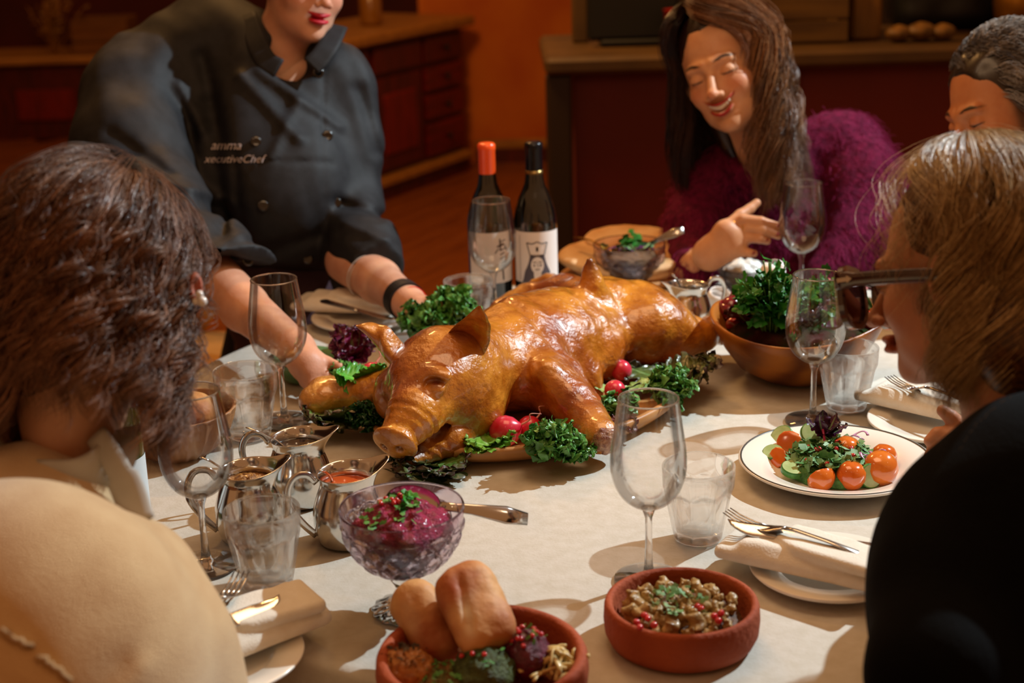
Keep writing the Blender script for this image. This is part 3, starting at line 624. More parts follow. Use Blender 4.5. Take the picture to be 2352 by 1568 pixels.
# steel jugs
def jug(x, y, rz, label, fill, fname, lumpy=False, s=1., lvl=.074):
    p = P(x, y); r = empty('steel_jug', (p[0], p[1], TZ+.001), label, 'jug', 'small steel sauce jugs', rz=rz); r.scale = (s, s, s)
    outp = [(0, .0), (.034, 0), (.037, .002), (.041, .015), (.0425, .03), (.0415, .045), (.037, .06), (.0335, .07), (.0325, .078), (.035, .086), (.0385, .091)]
    o = spline([(a, b, 0) for a, b in outp[2:]], 26)[:, :2]; prof = outp[:2]+[tuple(q) for q in o]
    inn = [(a-.0012, b+.0004) for a, b in prof[::-1]]
    def fn(Rr, Z, T):
        sp = np.exp(-(((T+np.pi) % (2*np.pi)-np.pi)/.42)**2); k = np.clip((Z-.066)/.024, 0, 1)**1.3
        return Rr+k*sp*.016+k*.003*np.cos(T), Z+k*(sp*.010+.002*np.cos(T))
    lathe('body', prof+inn[:-2]+[(0, .0025)], steel, 72, fn, parent=r)
    mb = MB(); hp = spline([(-.036, 0, .082), (-.046, 0, .094), (-.062, 0, .094), (-.072, 0, .078), (-.070, 0, .055), (-.055, 0, .03), (-.0405, 0, .013)], 26); addsweep(mb, hp, .0045, .0011, (0, 1, 0), 8, 3)
    V = mb.V[0]; o_ = mb.build('handle', steel, r)
    # sauce surface
    n = 60; tt = np.linspace(0, 2*np.pi, n, endpoint=False); rg = []
    for q in np.linspace(0, 1, 16):
        rg.append(np.stack([q*.0325*np.cos(tt), q*.0325*np.sin(tt), np.full(n, lvl-.003*(q > .99))], -1))
    V2 = np.array(rg).transpose(1, 0, 2); V, Fc = grid(V2, True)
    if lumpy:
        rho = np.hypot(V[:, 0], V[:, 1])/.0325; V[:, 2] += (1-rho**2)*(.006+.004*vnoise(V, 130)+.003*vnoise(V, 300))
    qmesh(fname, V, Fc, fill, parent=r); return r
dark_s = pm('dark gravy', '#180804', rough=.06, coat=1); grain = pm('grain mustard', '#a8742c', '#6c3c10', scale=160, rough=.4, bump=.6, bscale=400, coat=.5); orange_s = pm('orange sauce', '#c04c18', rough=.12, coat=.8)
jA = jug(692, 1150, -.15+math.radians(8), 'steel jug filled with dark gravy, rearmost of the left three', dark_s, 'gravy', lvl=.0755)
jB = jug(578, 1232, math.radians(12), 'steel jug filled with grainy mustard, leftmost', grain, 'mustard', True, lvl=.073)
jC = jug(802, 1240, math.radians(20), 'steel jug filled with orange sauce, nearest the beetroot bowl', orange_s, 'sauce', lvl=.074)
jD = jug(1583, 762, math.radians(-160), 'steel jug behind the pig\'s hind leg, with a spoon', dark_s, 'gravy', s=.95)
for (a, b, lb) in (((690, 1058, .055), (566, 982, .12), 'thin teaspoon in the dark gravy jug'), ((545, 1118, .06), (460, 1050, .115), 'thin teaspoon in the mustard jug'), ((775, 1120, .06), (733, 1080, .105), 'thin teaspoon in the orange sauce jug'), ((1570, 690, .06), (1545, 630, .115), 'bright teaspoon in the jug behind the pig')):
    mb = MB(); spoon(mb, P(*a), P(*b), .009, .013, hw=.0035); thing(mb, 'teaspoon', steel, lb, 'spoon')
# crystal bowls
GC = glass_mix('cut crystal', (.95, .90, .95), .9, .0)
def crystal(name, x, y, label, foot=True, s=1.):
    p = P(x, y); r = empty(name, (p[0], p[1], TZ+.001), label, 'bowl'); r.scale = (s,)*3; z0 = .045 if foot else 0
    prf = [(0, z0), (.016, z0), (.03, z0+.006), (.046, z0+.018), (.058, z0+.034), (.0645, z0+.05), (.067, z0+.062), (.0685, z0+.072), (.0695, z0+.08)]
    o = spline([(a, b, 0) for a, b in prf[1:]], 60)[:, :2]; no = len(o)+1
    inn = [(.0685, z0+.0825), (.0668, z0+.081), (.0655, z0+.071), (.064, z0+.06), (.060, z0+.048), (.05, z0+.030), (.034, z0+.014), (.015, z0+.006), (0, z0+.005)]
    def fn(Rr, Z, T):
        i = np.arange(Rr.shape[0])[:, None]; h = (Z-z0); nn = 14
        a = T*nn/(2*np.pi); b = h/.030
        tri = lambda q: abs((q % 1)-.5)*2
        pat = np.minimum(np.minimum(tri(a+b), tri(a-b))*1.0, .55)
        m = np.clip((h-.004)/.008, 0, 1)*np.clip((.066-h)/.004, 0, 1)*(i < no)
        return Rr+.0045*pat*m, Z
    lathe('bowl', [(0, z0)]+[tuple(q) for q in o]+inn, GC, 196, fn, parent=r, smooth=False)
    if foot:
        V, Fc = lathe_v([(0, .001), (.037, 0), (.039, .002), (.038, .0045), (.026, .010), (.014, .018), (.0105, .026), (.0135, .034), (.018, .041), (.016, .0455), (0, .0455)], 84, lambda R_, Z, T: (R_*(1+.035*np.cos(T*14)*(Z < .012)*(R_ > .01)), Z))
        qmesh('foot', V, Fc, pm('crystal foot glass', '#e8eef2', trans=1, rough=.02, ior=1.5), parent=r)
    return r, z0
bb, bz0 = crystal('crystal_bowl', 935, 1402, 'footed cut crystal bowl holding the beetroot relish', s=1.0)
b2, _ = crystal('crystal_bowl', 1446, 655, 'low cut crystal bowl of grain salad before the flatbreads', False, 1.02)
# terracotta dishes
tcm = pm('terracotta clay', '#a85230', '#8c3e22', scale=14, rough=.75, bump=.5, bscale=160, spec=.3)
def tdish(name, x, y, R, H, label):
    p = P(x, y); o = lathe(name, [(0, 0), (R*.86, 0), (R*.93, .004), (R*.985, .014), (R, H*.6), (R*.99, H*.9), (R*.97, H), (R*.92, H+.0015), (R*.885, H-.001), (R*.875, H*.85), (R*.85, .02), (R*.78, .012), (0, .01)], tcm, 96)
    V = None; o.location = (p[0], p[1], TZ+.001); return tag(o, label, 'dish')
T1 = tdish('terracotta_dish', 1565, 1470, .083, .046, 'round terracotta dish of mushroom stew, right foreground')
T2 = tdish('terracotta_dish', 1110, 1592, .107, .046, 'larger round terracotta dish with bread rolls and dips, bottom centre')
# ------------------------------------------------ wooden platter and roast pig
board_m = pm('light turned wood', '#c8925a', '#b07c46', scale=4, wave=3, rough=.45, stretch=(1, 6, 1))
plt_ = lathe('serving_platter', [(0, 0), (.8, 0), (.93, .004), (.99, .016), (1.0, .027), (.985, .0305), (.955, .029), (.92, .018), (.85, .0145), (0, .0145)], board_m, 120, loc=(.03, 2.225, TZ+.001))
plt_.data.transform(Matrix.Diagonal((.30, .225, 1, 1))); plt_.rotation_euler = (0, 0, math.radians(54)); tag(plt_, 'oval light wooden platter under the roast pig', 'platter')
pz = P
def pp(*a): return np.array([pz(*q) for q in a])
ax = np.array([.62, .78, 0]); ax /= np.linalg.norm(ax); lat = np.array([ax[1], -ax[0], 0]); BR = np.stack([ax, lat, [0, 0, 1]], 1)   # columns: along, lateral(to camera right), up
hd = (P(915, 1005, .064)-P(1005, 850, .125)); hd /= np.linalg.norm(hd); hs = np.cross(hd, [0, 0, 1]); hs /= np.linalg.norm(hs); hu = np.cross(hs, hd); HR = np.stack([hs, hd, hu], 1)
SN = P(910, 1008, .064)
def pig_sdf(Q):
    d = ell(Q, P(1225, 790, .085), (.125, .098, .074), BR)
    d = smin(d, ell(Q, P(1310, 775, .075), (.10, .090, .060), BR), .05)
    d = smin(d, ell(Q, P(1420, 735, .075), (.085, .085, .066), BR), .045)
    d = smin(d, chain(Q, [P(1180, 740, .13), P(1290, 715, .118), P(1390, 690, .118)], [.028, .018, .022], .03), .04)   # spine
    # neck, head
    d = smin(d, chain(Q, [P(1150, 830, .085), P(1060, 860, .10)], [.072, .066], .04), .04)
    h = ell(Q, P(1008, 868, .108), (.072, .078, .066), HR)
    h = smin(h, chain(Q, [P(990, 900, .100), P(955, 948, .088), P(920, 995, .069)], [.048, .034, .0275], .02), .03)
    h = smin(h, ell(Q, P(1085, 935, .062), (.045, .052, .048), HR), .035)
    h = smin(h, ell(Q, P(915, 905, .070), (.034, .045, .040), HR), .03)
    jaw = chain(Q, [P(1080, 968, .045), P(1035, 1012, .034), P(985, 1040, .026), P(948, 1056, .025)], [.032, .022, .0145, .010], .02)
    h = smin(h, jaw, .008)
    h = smin(h, ell(Q, SN+hd*.006, (.0335, .0095, .0295), HR), .006)
    # mouth cleft on both sides
    m = chain(Q, [P(1032, 962, .062)-fw*.010, P(1008, 992, .052)-fw*.016, P(978, 1025, .040)-fw*.014, P(938, 1050, .035)-fw*.008], [.006, .0115, .012, .008], .01)
    h = smax(h, -m, .004)
    # nostrils, wrinkles over the snout
    nr = SN+hd*.016
    for s in (-1, 1): h = smax(h, -ell(Q, nr+hs*s*.0115-hu*.002, (.0050, .010, .0065), HR), .004)
    t = (Q-SN)@hd; h = h+.0011*np.sin(t*520)*np.exp(-((t+.03)/.016)**2)
    # eye: brow fold, socket and lids
    E1 = P(1003, 884, .128)
    h = smin(h, ell(Q, E1+hs*.006-hd*.012+hu*.006, (.024, .015, .010), HR), .012)
    h = smax(h, -ell(Q, E1+hd*.002+hu*.004, (.017, .010, .010), HR), .008)
    h = smin(h, ell(Q, E1-hu*.004+hd*.004, (.013, .009, .008), HR), .006)
    h = smax(h, -cap(Q, E1+hs*.012+hu*.004+hd*.001, E1-hs*.011+hu*.007+hd*.005, .0016, .0016), .002)
    E2 = E1-hs*.0  # second eye mirrored about the head plane
    c0 = P(1008, 868, .108); k = (E1-c0)@hs; E2 = E1-hs*2*k
    h = smax(h, -ell(Q, E2+hu*.003, (.016, .010, .009), HR), .008)
    d = smin(d, h, .028)
    # legs
    d = smin(d, chain(Q, [P(1205, 845, .082), P(1275, 885, .068), P(1325, 930, .055), P(1350, 965, .046), P(1382, 1003, .036)], [.056, .043, .030, .0245, .0275], .02), .03)
    d = smin(d, chain(Q, [P(1255, 850, .105), P(1300, 900, .080)], [.016, .012], .02), .03)
    d = smin(d, chain(Q, [P(960, 880, .07), P(860, 905, .052), P(790, 905, .047), P(742, 905, .047), P(722, 920, .043)], [.045, .026, .0215, .021, .025], .02), .02)
    d = smin(d, ell(Q, P(752, 880, .058), (.028, .018, .010), Rz(.4)), .012)
    d = smin(d, ell(Q, P(1480, 735, .080), (.055, .066, .052), BR), .035)
    d = smin(d, chain(Q, [P(1490, 760, .072), P(1555, 770, .058), P(1610, 772, .050), P(1638, 762, .050), P(1658, 768, .044)], [.050, .037, .024, .020, .0155], .02), .025)
    d = smin(d, cap(Q, P(1625, 745, .06), P(1640, 740, .062), .012, .009), .012)
    d = smin(d, chain(Q, [P(1375, 695, .100), P(1290, 676, .082), P(1215, 688, .066), P(1150, 710, .055)], [.040, .031, .026, .020], .02), .022)
    d = smin(d, chain(Q, [P(1330, 668, .09), P(1265, 652, .075), P(1225, 655, .07)], [.022, .017, .010], .01), .01)
    # tail stands up
    d = smin(d, chain(Q, [P(1368, 690, .128), P(1362, 655, .155), P(1357, 625, .175), P(1354, 598, .195)], [.025, .0145, .009, .0045], .015), .02)
    # flank skin hanging to the platter
    d = smin(d, chain(Q, [P(1290, 860, .055), P(1350, 880, .040), P(1372, 905, .026)], [.034, .020, .008], .02), .035)
    d = smin(d, chain(Q, [P(1390, 820, .06), P(1405, 850, .035)], [.026, .012], .02), .03)
    d = smin(d, cap(Q, P(1428, 785, .07), P(1440, 800, .06), .016, .007), .015)
    # folds
    u = (Q-P(1225, 790, .085))@BR
    fold = np.exp(-((u[:, 0]+.055+.25*u[:, 1])/.008)**2)
    d = d+.0035*fold*(u[:, 2] > -.02)
    w = u[:, 0]*170+2.5*vnoise(u, 14)+60*u[:, 1]
    d = d+.0007*np.sin(w)*np.clip(u[:, 0]*20, 0, 1)
    d = d+.0028*vnoise(Q, 26)+.0009*vnoise(Q, 60)+.0006*vnoise(Q, 140)
    return np.maximum(d, (TZ+.017)-Q[:, 2])
Vp, Fp = sdf_mesh(pig_sdf, (-.37, 1.86, TZ), (.42, 2.68, TZ+.26), .0026, relax=1)
g0 = np.array(S('#dc9630')); g1 = np.array(S('#a04e14')); g2 = np.array(S('#e0a04e')); dk = np.array(S('#5a1c0a'))
nz = .5+.5*vnoise(Vp, 11)*.9+.25*vnoise(Vp, 34); nz = np.clip((nz-.5)*1.5+.5, 0, 1)[:, None]
colp = g0*(1-nz)+g1*nz
def near(c, r): return np.clip(1-np.linalg.norm(Vp-c, axis=1)/r, 0, 1)[:, None]
for c, r, k, cc in ((P(722, 920, .045), .07, 1.6, g2), (P(752, 880, .058), .05, 1.2, g2), (P(1380, 1000, .036), .05, .9, g2), (P(1003, 884, .135), .035, .9, g2), (P(1003, 884, .128)+hu*.004, .012, 1.4, dk), (P(1354, 600, .195), .03, .9, dk), (P(1290, 645, .07), .05, .8, dk),
                    (P(1658, 768, .045), .03, .8, dk), (P(1000, 1000, .045), .022, 1.5, dk), (P(960, 1035, .036), .016, 1.3, dk), (SN+hd*.012+hs*.0115, .008, 1.5, dk), (SN+hd*.012-hs*.0115, .008, 1.5, dk), (P(960, 830, .16), .07, .7, g1), (P(1395, 850, .04), .08, .6, np.array(S('#d8641c')))):
    a = np.clip(near(c, r)*k, 0, 1); colp = colp*(1-a)+cc*a
pig_m = pm('crackling skin', '#b96a20', '#d0b890', attr=True, scale=45, rough=.26, coat=1, bump=.5, bscale=170, spec=.6, sss=.05)
pig = empty('roast_pig', (.02, 2.15, TZ+.016), 'whole glossy roast suckling pig lying splayed on the wooden platter', 'roast pig')
qmesh('roasted_body', Vp, Fp, pig_m, col=colp, parent=pig)
def ear(name, pts, wid, cupd, colr, thick=.0032, bend=None):
    """pts: spine from base to tip; wid: (n,3) half-width vectors; cup direction vectors"""
    n = 26; sp = spline(pts, n); wv = spline(wid, n); cd = spline(cupd, n); m = 17; a = np.linspace(-1, 1, m)
    top = sp[:, None]+wv[:, None]*a[None, :, None]-cd[:, None]*(1-a[None, :, None]**2)
    top = top+.0012*vnoise(top.reshape(-1, 3), 70).reshape(n, m, 1)
    nn = cd/np.linalg.norm(cd, axis=1)[:, None]
    bot = top-nn[:, None]*thick*(1.05-a[None, :, None]**4)
    loop = np.concatenate([top, bot[:, ::-1]], 1)   # closed ring per section
    V = loop.reshape(-1, 3); k = 2*m; i = np.arange(n-1)[:, None]; j = np.arange(k)[None]; j2 = (j+1) % k
    Fc = np.stack([i*k+j, (i+1)*k+j, (i+1)*k+j2, i*k+j2], -1).reshape(-1, 4)
    t = np.repeat(np.linspace(0, 1, n), k); e = np.tile(np.concatenate([abs(a), abs(a[::-1])]), n)
    q = np.clip((t-.55)*1.2, 0, 1)[:, None]*.8+np.clip((e-.75)*2.2, 0, 1)[:, None]*.5; q = np.clip(q, 0, 1)
    c = (np.array(S('#cd852f'))*(1-q)+np.array(S('#6e2408'))*q)
    return qmesh(name, V, Fc, pig_m, col=c, parent=pig)
cf = -fw; cu = up
ear('ear', pp((1045, 856, .112), (1064, 812, .146), (1078, 765, .176), (1092, 732, .204), (1101, 702, .226)),
    [rt*.014+fw*.010, rt*.030-fw*.006, rt*.030-fw*.010, rt*.017-fw*.006, rt*.002], [-fw*.018+rt*.008, -fw*.026+rt*.012, -fw*.024+rt*.010, -fw*.012+rt*.004, -fw*.002], None)
ear('ear', pp((925, 830, .128), (895, 795, .150), (868, 775, .160), (840, 758, .172), (818, 748, .178)),
    [cu*.026+fw*.006, cu*.026, cu*.020-rt*.003, cu*.010-rt*.003, cu*.001], [fw*.014+rt*.006, fw*.012+rt*.006, fw*.009, fw*.005, fw*.001], None)
meat = pm('cut meat', '#7a4030', '#c8a080', scale=120, rough=.35, bump=1, bscale=260, coat=.4)
for c, dr, rr_ in ((P(1390, 1012, .036), P(1390, 1012, .036)-P(1350, 965, .046), .0215), (P(722, 926, .040), np.array([-.25, -1, -.1]), .019), (P(1664, 774, .042), P(1664, 774, .042)-P(1610, 772, .05), .012)):
    dr = dr/np.linalg.norm(dr); s_ = np.cross(dr, [0, 0, 1]); s_ /= np.linalg.norm(s_); R_ = np.stack([s_, dr, np.cross(s_, dr)], 1)
    Ve, Fe = sdf_mesh(lambda Q: ell(Q, c, (rr_, .013, rr_), R_)+.0022*vnoise(Q, 120), c-.035, c+.035, .0018); Ve[:, 2] = np.maximum(Ve[:, 2], TZ+.017)
    qmesh('trotter_end', Ve, Fe, meat, parent=pig)
rebase(pig)
# ------------------------------------------------ leaves
kale_m = pm('kale green', '#2c7a34', '#a8c8a0', attr=True, scale=90, rough=.42, coat=.15, spec=.5)
def leaf_mesh(L, Wd, amp, seed, c_in, c_out, nu=60, nv=37, curl=.3, frill=1., cup=.0, tipr=.85):
    rg = np.random.RandomState(seed); u = np.linspace(0, 1, nu)[:, None]; v = np.linspace(-1, 1, nv)[None]
    w = Wd*(np.sin(np.pi*np.clip(u, 0, 1)**tipr*.93+.12)**.8)
    lob = 1+.14*np.sin(u*21+rg.rand()*6)*abs(v)+.08*np.sin(u*43+rg.rand()*6+v*3)
    x = w*v*lob; y = L*u+.12*L*abs(v)*np.cos(u*3)*0-.1*L*v*v*(1-u); e = abs(v)**1.6*(.35+.65*u)+.55*np.clip(u-.75, 0, 1)*3*(1-abs(v))
    ph = rg.rand(6)*6.28
    z = amp*e*(np.sin(u*24+ph[0]+2*v)+.6*np.sin(u*45+ph[1]-3*v)+.35*np.sin(v*9+ph[2]+u*60))
    z = z+curl*L*u*u+cup*w*v*v; x = x+amp*.7*e*np.sin(u*38+ph[3]+v*6)*frill; y = y+amp*.7*e*np.sin(u*30+ph[4]+v*11)*frill
    V = np.stack([np.broadcast_to(x, z.shape), np.broadcast_to(y, z.shape), z], -1)
    Vf = V.reshape(-1, 3); ee = (e+0*z).reshape(-1)
    Vf = Vf+amp*.6*frill*ee[:, None]*np.stack([vnoise(Vf+s, 1.5/amp) for s in (0, 3, 7)], -1)
    V_, Fc = grid(Vf.reshape(nu, nv, 3)); mid = np.clip(1-abs(v)*9, 0, 1)*(1-u*.7)
    q = np.clip(ee, 0, 1)[:, None]; c = np.array(c_in)*(1-q)+np.array(c_out)*q; mm = (mid+0*z).reshape(-1)[:, None]
    c = c*(1-mm)+np.array(S('#a9c98a'))*mm
    return Vf, Fc, c
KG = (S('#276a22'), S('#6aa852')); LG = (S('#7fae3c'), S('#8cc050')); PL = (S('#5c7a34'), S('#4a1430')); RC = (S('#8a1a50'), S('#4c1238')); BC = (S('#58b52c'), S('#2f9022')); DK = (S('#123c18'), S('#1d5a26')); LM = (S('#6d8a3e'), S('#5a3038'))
def bunch(name, c, R, n, cols, label, cat, group, seed, L=None, amp=.006, spread=1.1, tilt=0, up_=.6, flat=.7, frill=1., Wf=.62, curl=.25, zlift=.0, dirs=None):
    rg = np.random.RandomState(seed); root = empty(name, (c[0], c[1], c[2]), label, cat, group)
    for i in range(n):
        Vl, Fl, cl_ = leaf_mesh(R*(.8+.4*rg.rand()), R*Wf*(.8+.4*rg.rand()), amp, seed*31+i, *cols, curl=curl, frill=frill)
        a = (2*math.pi*i/n+rg.rand()*.7) if dirs is None else dirs[i % len(dirs)]+rg.randn()*.12; el = up_*(1.15 if i % 2 else .35)+rg.randn()*.12
        Rr = Rz(a)@Rx(el)@Ry(rg.randn()*.35); V = (Vl-[0, R*.12, 0])@Rr.T; V[:, 2] *= flat
        V[:, 2] -= min(0, V[:, 2].min())*0; V = V+c+[0, 0, zlift]
        lo_ = TZ+.004+(.012 if np.hypot((c[0]-.045)/.27, (c[1]-2.2)/.22) < 1 else 0)
        V[:, 2] = np.where(V[:, 2] < lo_, lo_+(V[:, 2]-lo_)*.04, V[:, 2]); V[:, 2] = np.maximum(V[:, 2], TZ+.0015)
        V = V-c; qmesh('leaf', V, Fl, kale_m, col=cl_, parent=root)
    return root
kg = 'curly kale bunches around the pig'
bunch('kale', P(1268, 1030, .034), .046, 13, KG, 'bright curly kale at the front of the platter below the pig\'s front leg', 'kale', kg, 1, amp=.0085, up_=.8, flat=.9)
bunch('kale', P(1315, 1048, .022), .034, 9, KG, 'smaller curly kale tucked under the pig\'s cut front foot', 'kale', kg, 11, amp=.007, up_=.7, flat=.9)
bunch('kale', P(975, 752, .05), .052, 12, KG, 'curly kale behind the pig\'s head, held by the chef\'s fingers', 'kale', kg, 2, amp=.0085, up_=.8, flat=1)
bunch('kale', P(1045, 725, .062), .048, 10, KG, 'curly kale rising behind the pig\'s right ear', 'kale', kg, 12, amp=.0085, up_=.8, flat=1)
bunch('kale', P(1540, 905, .034), .046, 12, KG, 'curly kale at the right end of the platter, behind the wine glass', 'kale', kg, 3, amp=.008, up_=.8, flat=.9)
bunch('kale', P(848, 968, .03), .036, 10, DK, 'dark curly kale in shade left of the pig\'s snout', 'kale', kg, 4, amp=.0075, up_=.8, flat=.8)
bunch('kale', P(1425, 940, .028), .038, 9, KG, 'curly kale between the radish and the pig\'s front leg', 'kale', kg, 5, amp=.007, up_=.7)
bunch('kale', P(785, 858, .04), .030, 8, KG, 'small sprig of kale above the pig\'s left front foot', 'kale', kg, 6, amp=.006, up_=.8)
lt = 'lettuce leaves around the pig'
bunch('green_lettuce', P(1120, 1022, .03), .052, 5, LG, 'light green frilly lettuce on the front rim beside the radish', 'lettuce', lt, 7, amp=.006, up_=.28, flat=.6, dirs=[1.2, -1.4, .4, 1.9, -.8])
bunch('red_leaf_lettuce', P(985, 1072, .012), .070, 7, PL, 'dark red lettuce hanging over the platter rim under the pig\'s chin', 'lettuce', lt, 8, amp=.007, up_=.12, flat=.5, dirs=[2.6, 1.9, 3.3, -2.3, 1.4, 2.9, -1.6])
bunch('red_leaf_lettuce', P(760, 965, .025), .060, 5, LM, 'wilted red and green lettuce under the pig\'s left front foot', 'lettuce', lt, 9, amp=.005, up_=.2, flat=.8, dirs=[2.4, 2.9, 1.6, -2.6, -1.2])
bunch('red_leaf_lettuce', P(1530, 870, .03), .085, 6, (S('#5a6a2c'), S('#3a0f26')), 'glossy purple lettuce under the pig\'s hind leg', 'lettuce', lt, 10, amp=.007, up_=.3, flat=.7, dirs=[-1.3, -1.8, -.9, -1.5, 1.2, -2.2])
bunch('radicchio', P(812, 818, .045), .055, 7, RC, 'purple radicchio and red cabbage shreds left of the pig\'s head', 'radicchio', None, 13, amp=.005, up_=.9, flat=.9, curl=.5)
bunch('bok_choy', P(832, 872, .072), .046, 4, BC, 'bright green smooth leaf on the pig\'s left front leg', 'leaf', None, 14, amp=.0022, up_=.45, flat=.9, frill=.3, curl=.2, dirs=[1.5, -1.5, 1.9, -1.9], Wf=.55)
bunch('romaine_leaf', P(1440, 895, .03), .06, 3, (S('#b8cc86'), S('#8fae50')), 'pale green lettuce rib behind the small radish', 'leaf', None, 15, amp=.0025, up_=.2, flat=.6, frill=.3, dirs=[-1.2, -.9, 1.6], Wf=.3)
bunch('red_leaf_lettuce', P(1415, 985, .018), .04, 4, (S('#7a3a2c'), S('#5a1030')), 'small purple leaf seen through the front wine glass', 'lettuce', lt, 16, amp=.004, up_=.5)
rad_m = pm('radish skin', '#c8142e', '#e0405a', scale=30, rough=.25, coat=.5); rootm = pm('radish root', '#e8a8a0', rough=.5)
def radish(x, y, z, r, label, rd=(0.6, .1, .5)):
    c = P(x, y, z); o = empty('radish', tuple(c-[0, 0, r]), label, 'radish', 'red radishes')
    V, Fc = lathe_v([(0, -1), (.35, -.95), (.72, -.74), (.95, -.35), (1, 0), (.92, .4), (.65, .78), (.3, 1.0), (.1, 1.12), (0, 1.15)], 28)
    rd = np.array(rd)/np.linalg.norm(rd); s_ = np.cross(rd, [.1, .9, .2]); s_ /= np.linalg.norm(s_); R_ = np.stack([s_, np.cross(rd, s_), rd], 1)
    qmesh('skin', (V*r)@R_.T+c, Fc, rad_m, parent=o)
    mb = MB(); b = c+rd*r*1.05; pth = spline([b, b+rd*.01+np.array([.004, 0, .004]), b+rd*.016+np.array([.0, -.004, .012]), b+rd*.022+np.array([.01, 0, .008])], 12)
    addsweep(mb, pth, np.linspace(.0016, .0004, 12), np.linspace(.0016, .0004, 12), (.1, .2, .9), 6); mb.build('root', rootm, o); rebase(o)
radish(1160, 990, .037, .0225, 'large red radish at the front between the lettuce and the kale', (.8, -.1, .35))
radish(1216, 982, .034, .0175, 'red radish in shade behind the large front radish', (.3, .6, .2))
radish(1413, 897, .047, .0160, 'small red radish on the pale lettuce rib, right of the pig\'s flank', (.5, -.7, -.2))
radish(1427, 850, .042, .0165, 'red radish under the pig\'s hind leg with a long upright root', (-.5, .2, 1))
radish(852, 856, .048, .0165, 'red radish behind the bright green leaf on the left', (.3, .5, .5))
# ------------------------------------------------ food
def lump(c, r, seed, res=None, n1=.18, f1=1.3, n2=.08, f2=3.4, R=None):
    c = np.array(c, float); r = np.array(r, float); m = r.max()
    return sdf_mesh(lambda Q: ell(Q, c, r, R)+m*n1*vnoise(Q+seed, f1/m)+m*n2*vnoise(Q+seed*3, f2/m), c-m*1.4, c+m*1.4, res or m/9)
herb_m = pm('chopped herb', '#2f7a2c', '#6aa050', scale=60, rough=.5); pom_m = pm('pomegranate', '#b00a1c', '#d82030', scale=80, rough=.12, coat=1)
def flecks(name, cs, mat, size, parent, seed, kind=True, nrm_up=True):
    rg = np.random.RandomState(seed); mb = MB()
    for c in cs:
        a = rg.rand()*6.28; t = Rz(a)@Rx(rg.randn()*.5)@Ry(rg.randn()*.5); s = size*(.6+.8*rg.rand())
        V = np.array([(-1, 0, 0), (-.4, .5, .12), (.2, .28, .05), (.5, .62, .2), (1, 0, .1), (.5, -.55, .15), (.1, -.3, 0), (-.5, -.5, .1), (0, 0, .14)])*s
        mb.add(V@t.T+c, [(8, i, (i+1) % 8) for i in range(8)])
    o = mb.build(name, mat, parent)
    return tag(o, kind='stuff') if kind else o
def seeds(cs, r, parent, seed, mat=None, name='pomegranate_seed'):
    rg = np.random.RandomState(seed); me = None
    V, Fc = lathe_v([(0, -1), (.6, -.75), (.95, -.2), (.85, .4), (.45, .9), (0, 1.15)], 8)
    for c in cs:
        t = Rz(rg.rand()*6)@Rx(rg.rand()*3)
        if me is None: o = qmesh(name, V*r, Fc, mat or pom_m, parent=parent); me = o.data
        else: o = bpy.data.objects.new(name, me); COL.objects.link(o); o.parent = parent
        o.location = c; o.rotation_euler = Matrix(t.tolist()).to_euler(); o.scale = (1, .85, .8)
def top_of(o_V):  # height lookup from a cloud of vertices
    def h(x, y, r=.004):
        d = np.hypot(o_V[:, 0]-x, o_V[:, 1]-y); m = d < r
        return o_V[m, 2].max() if m.any() else o_V[np.argmin(d), 2]
    return h
def mound(c, R, H, seed, n=0, res=.0018, lumps=40, lr=(.006, .012)):
    """irregular heap: base dome plus many lumps"""
    rg = np.random.RandomState(seed); c = np.array(c, float); L_ = []
    for i in range(lumps):
        a = rg.rand()*6.28; q = math.sqrt(rg.rand())*.92; L_.append((c+[R*q*math.cos(a), R*q*math.sin(a), H*(1-q*q)*.9], lr[0]+(lr[1]-lr[0])*rg.rand()))
    def f(Q):
        d = ell(Q, c, (R, R, H*.9))
        for p, r in L_: d = smin(d, np.sqrt(((Q-p.astype(np.float32))**2).sum(1))-r, .003)
        return d+.0012*vnoise(Q, 220)+.0006*vnoise(Q, 480)
    V, Fq = sdf_mesh(f, c-[R*1.25, R*1.25, H*.5+.01], c+[R*1.25, R*1.25, H*1.5+.01], res, relax=0); return V, Fq
def sprinkle(V, c, R, n, seed, off=.0015):
    rg = np.random.RandomState(seed); h = top_of(V); out = []
    for i in range(n):
        a = rg.rand()*6.28; q = math.sqrt(rg.rand())*R; x, y = c[0]+q*math.cos(a), c[1]+q*math.sin(a); out.append(np.array([x, y, h(x, y)+off]))
    return out
# beetroot relish
bc = np.array([bb.location.x, bb.location.y, TZ+.1])
rel = empty('beetroot_relish', tuple(bc-[0, 0, .05]), 'magenta grated beetroot relish heaped in the footed crystal bowl', 'relish')
beet_m = pm('beetroot', '#8c0c3c', '#b82058', scale=160, rough=.4, coat=.2, bump=1.4, bscale=420, sss=.1)
V, Fq = mound(bc, .054, .028, 3, lumps=90, lr=(.005, .010)); V2_ = V.copy()
lowm = V[:, 2] < bc[2]; rr_ = np.hypot(V[:, 0]-bc[0], V[:, 1]-bc[1])
qmesh('grated_beetroot', V, Fq, beet_m, parent=rel)
Vb, Fb = lathe_v([(0, -.045), (.025, -.042), (.042, -.030), (.053, -.014), (.0575, -.002), (.05, .004), (0, .01)], 40); qmesh('lower_filling', Vb+bc, Fb, beet_m, parent=rel)
flecks('chopped_herbs', sprinkle(V, bc+[-.008, -.008, 0], .034, 46, 5), herb_m, .0055, rel, 1)
flecks('parsley_leaf', sprinkle(V, bc+[.004, .008, 0], .014, 14, 15, .003), pm('parsley', '#2c8a26', '#4c9a3a', scale=30, rough=.4), .0075, rel, 2)
seeds(sprinkle(V, bc+[-.012, .006, 0], .016, 12, 6, .002), .0036, rel, 2); rebase(rel)
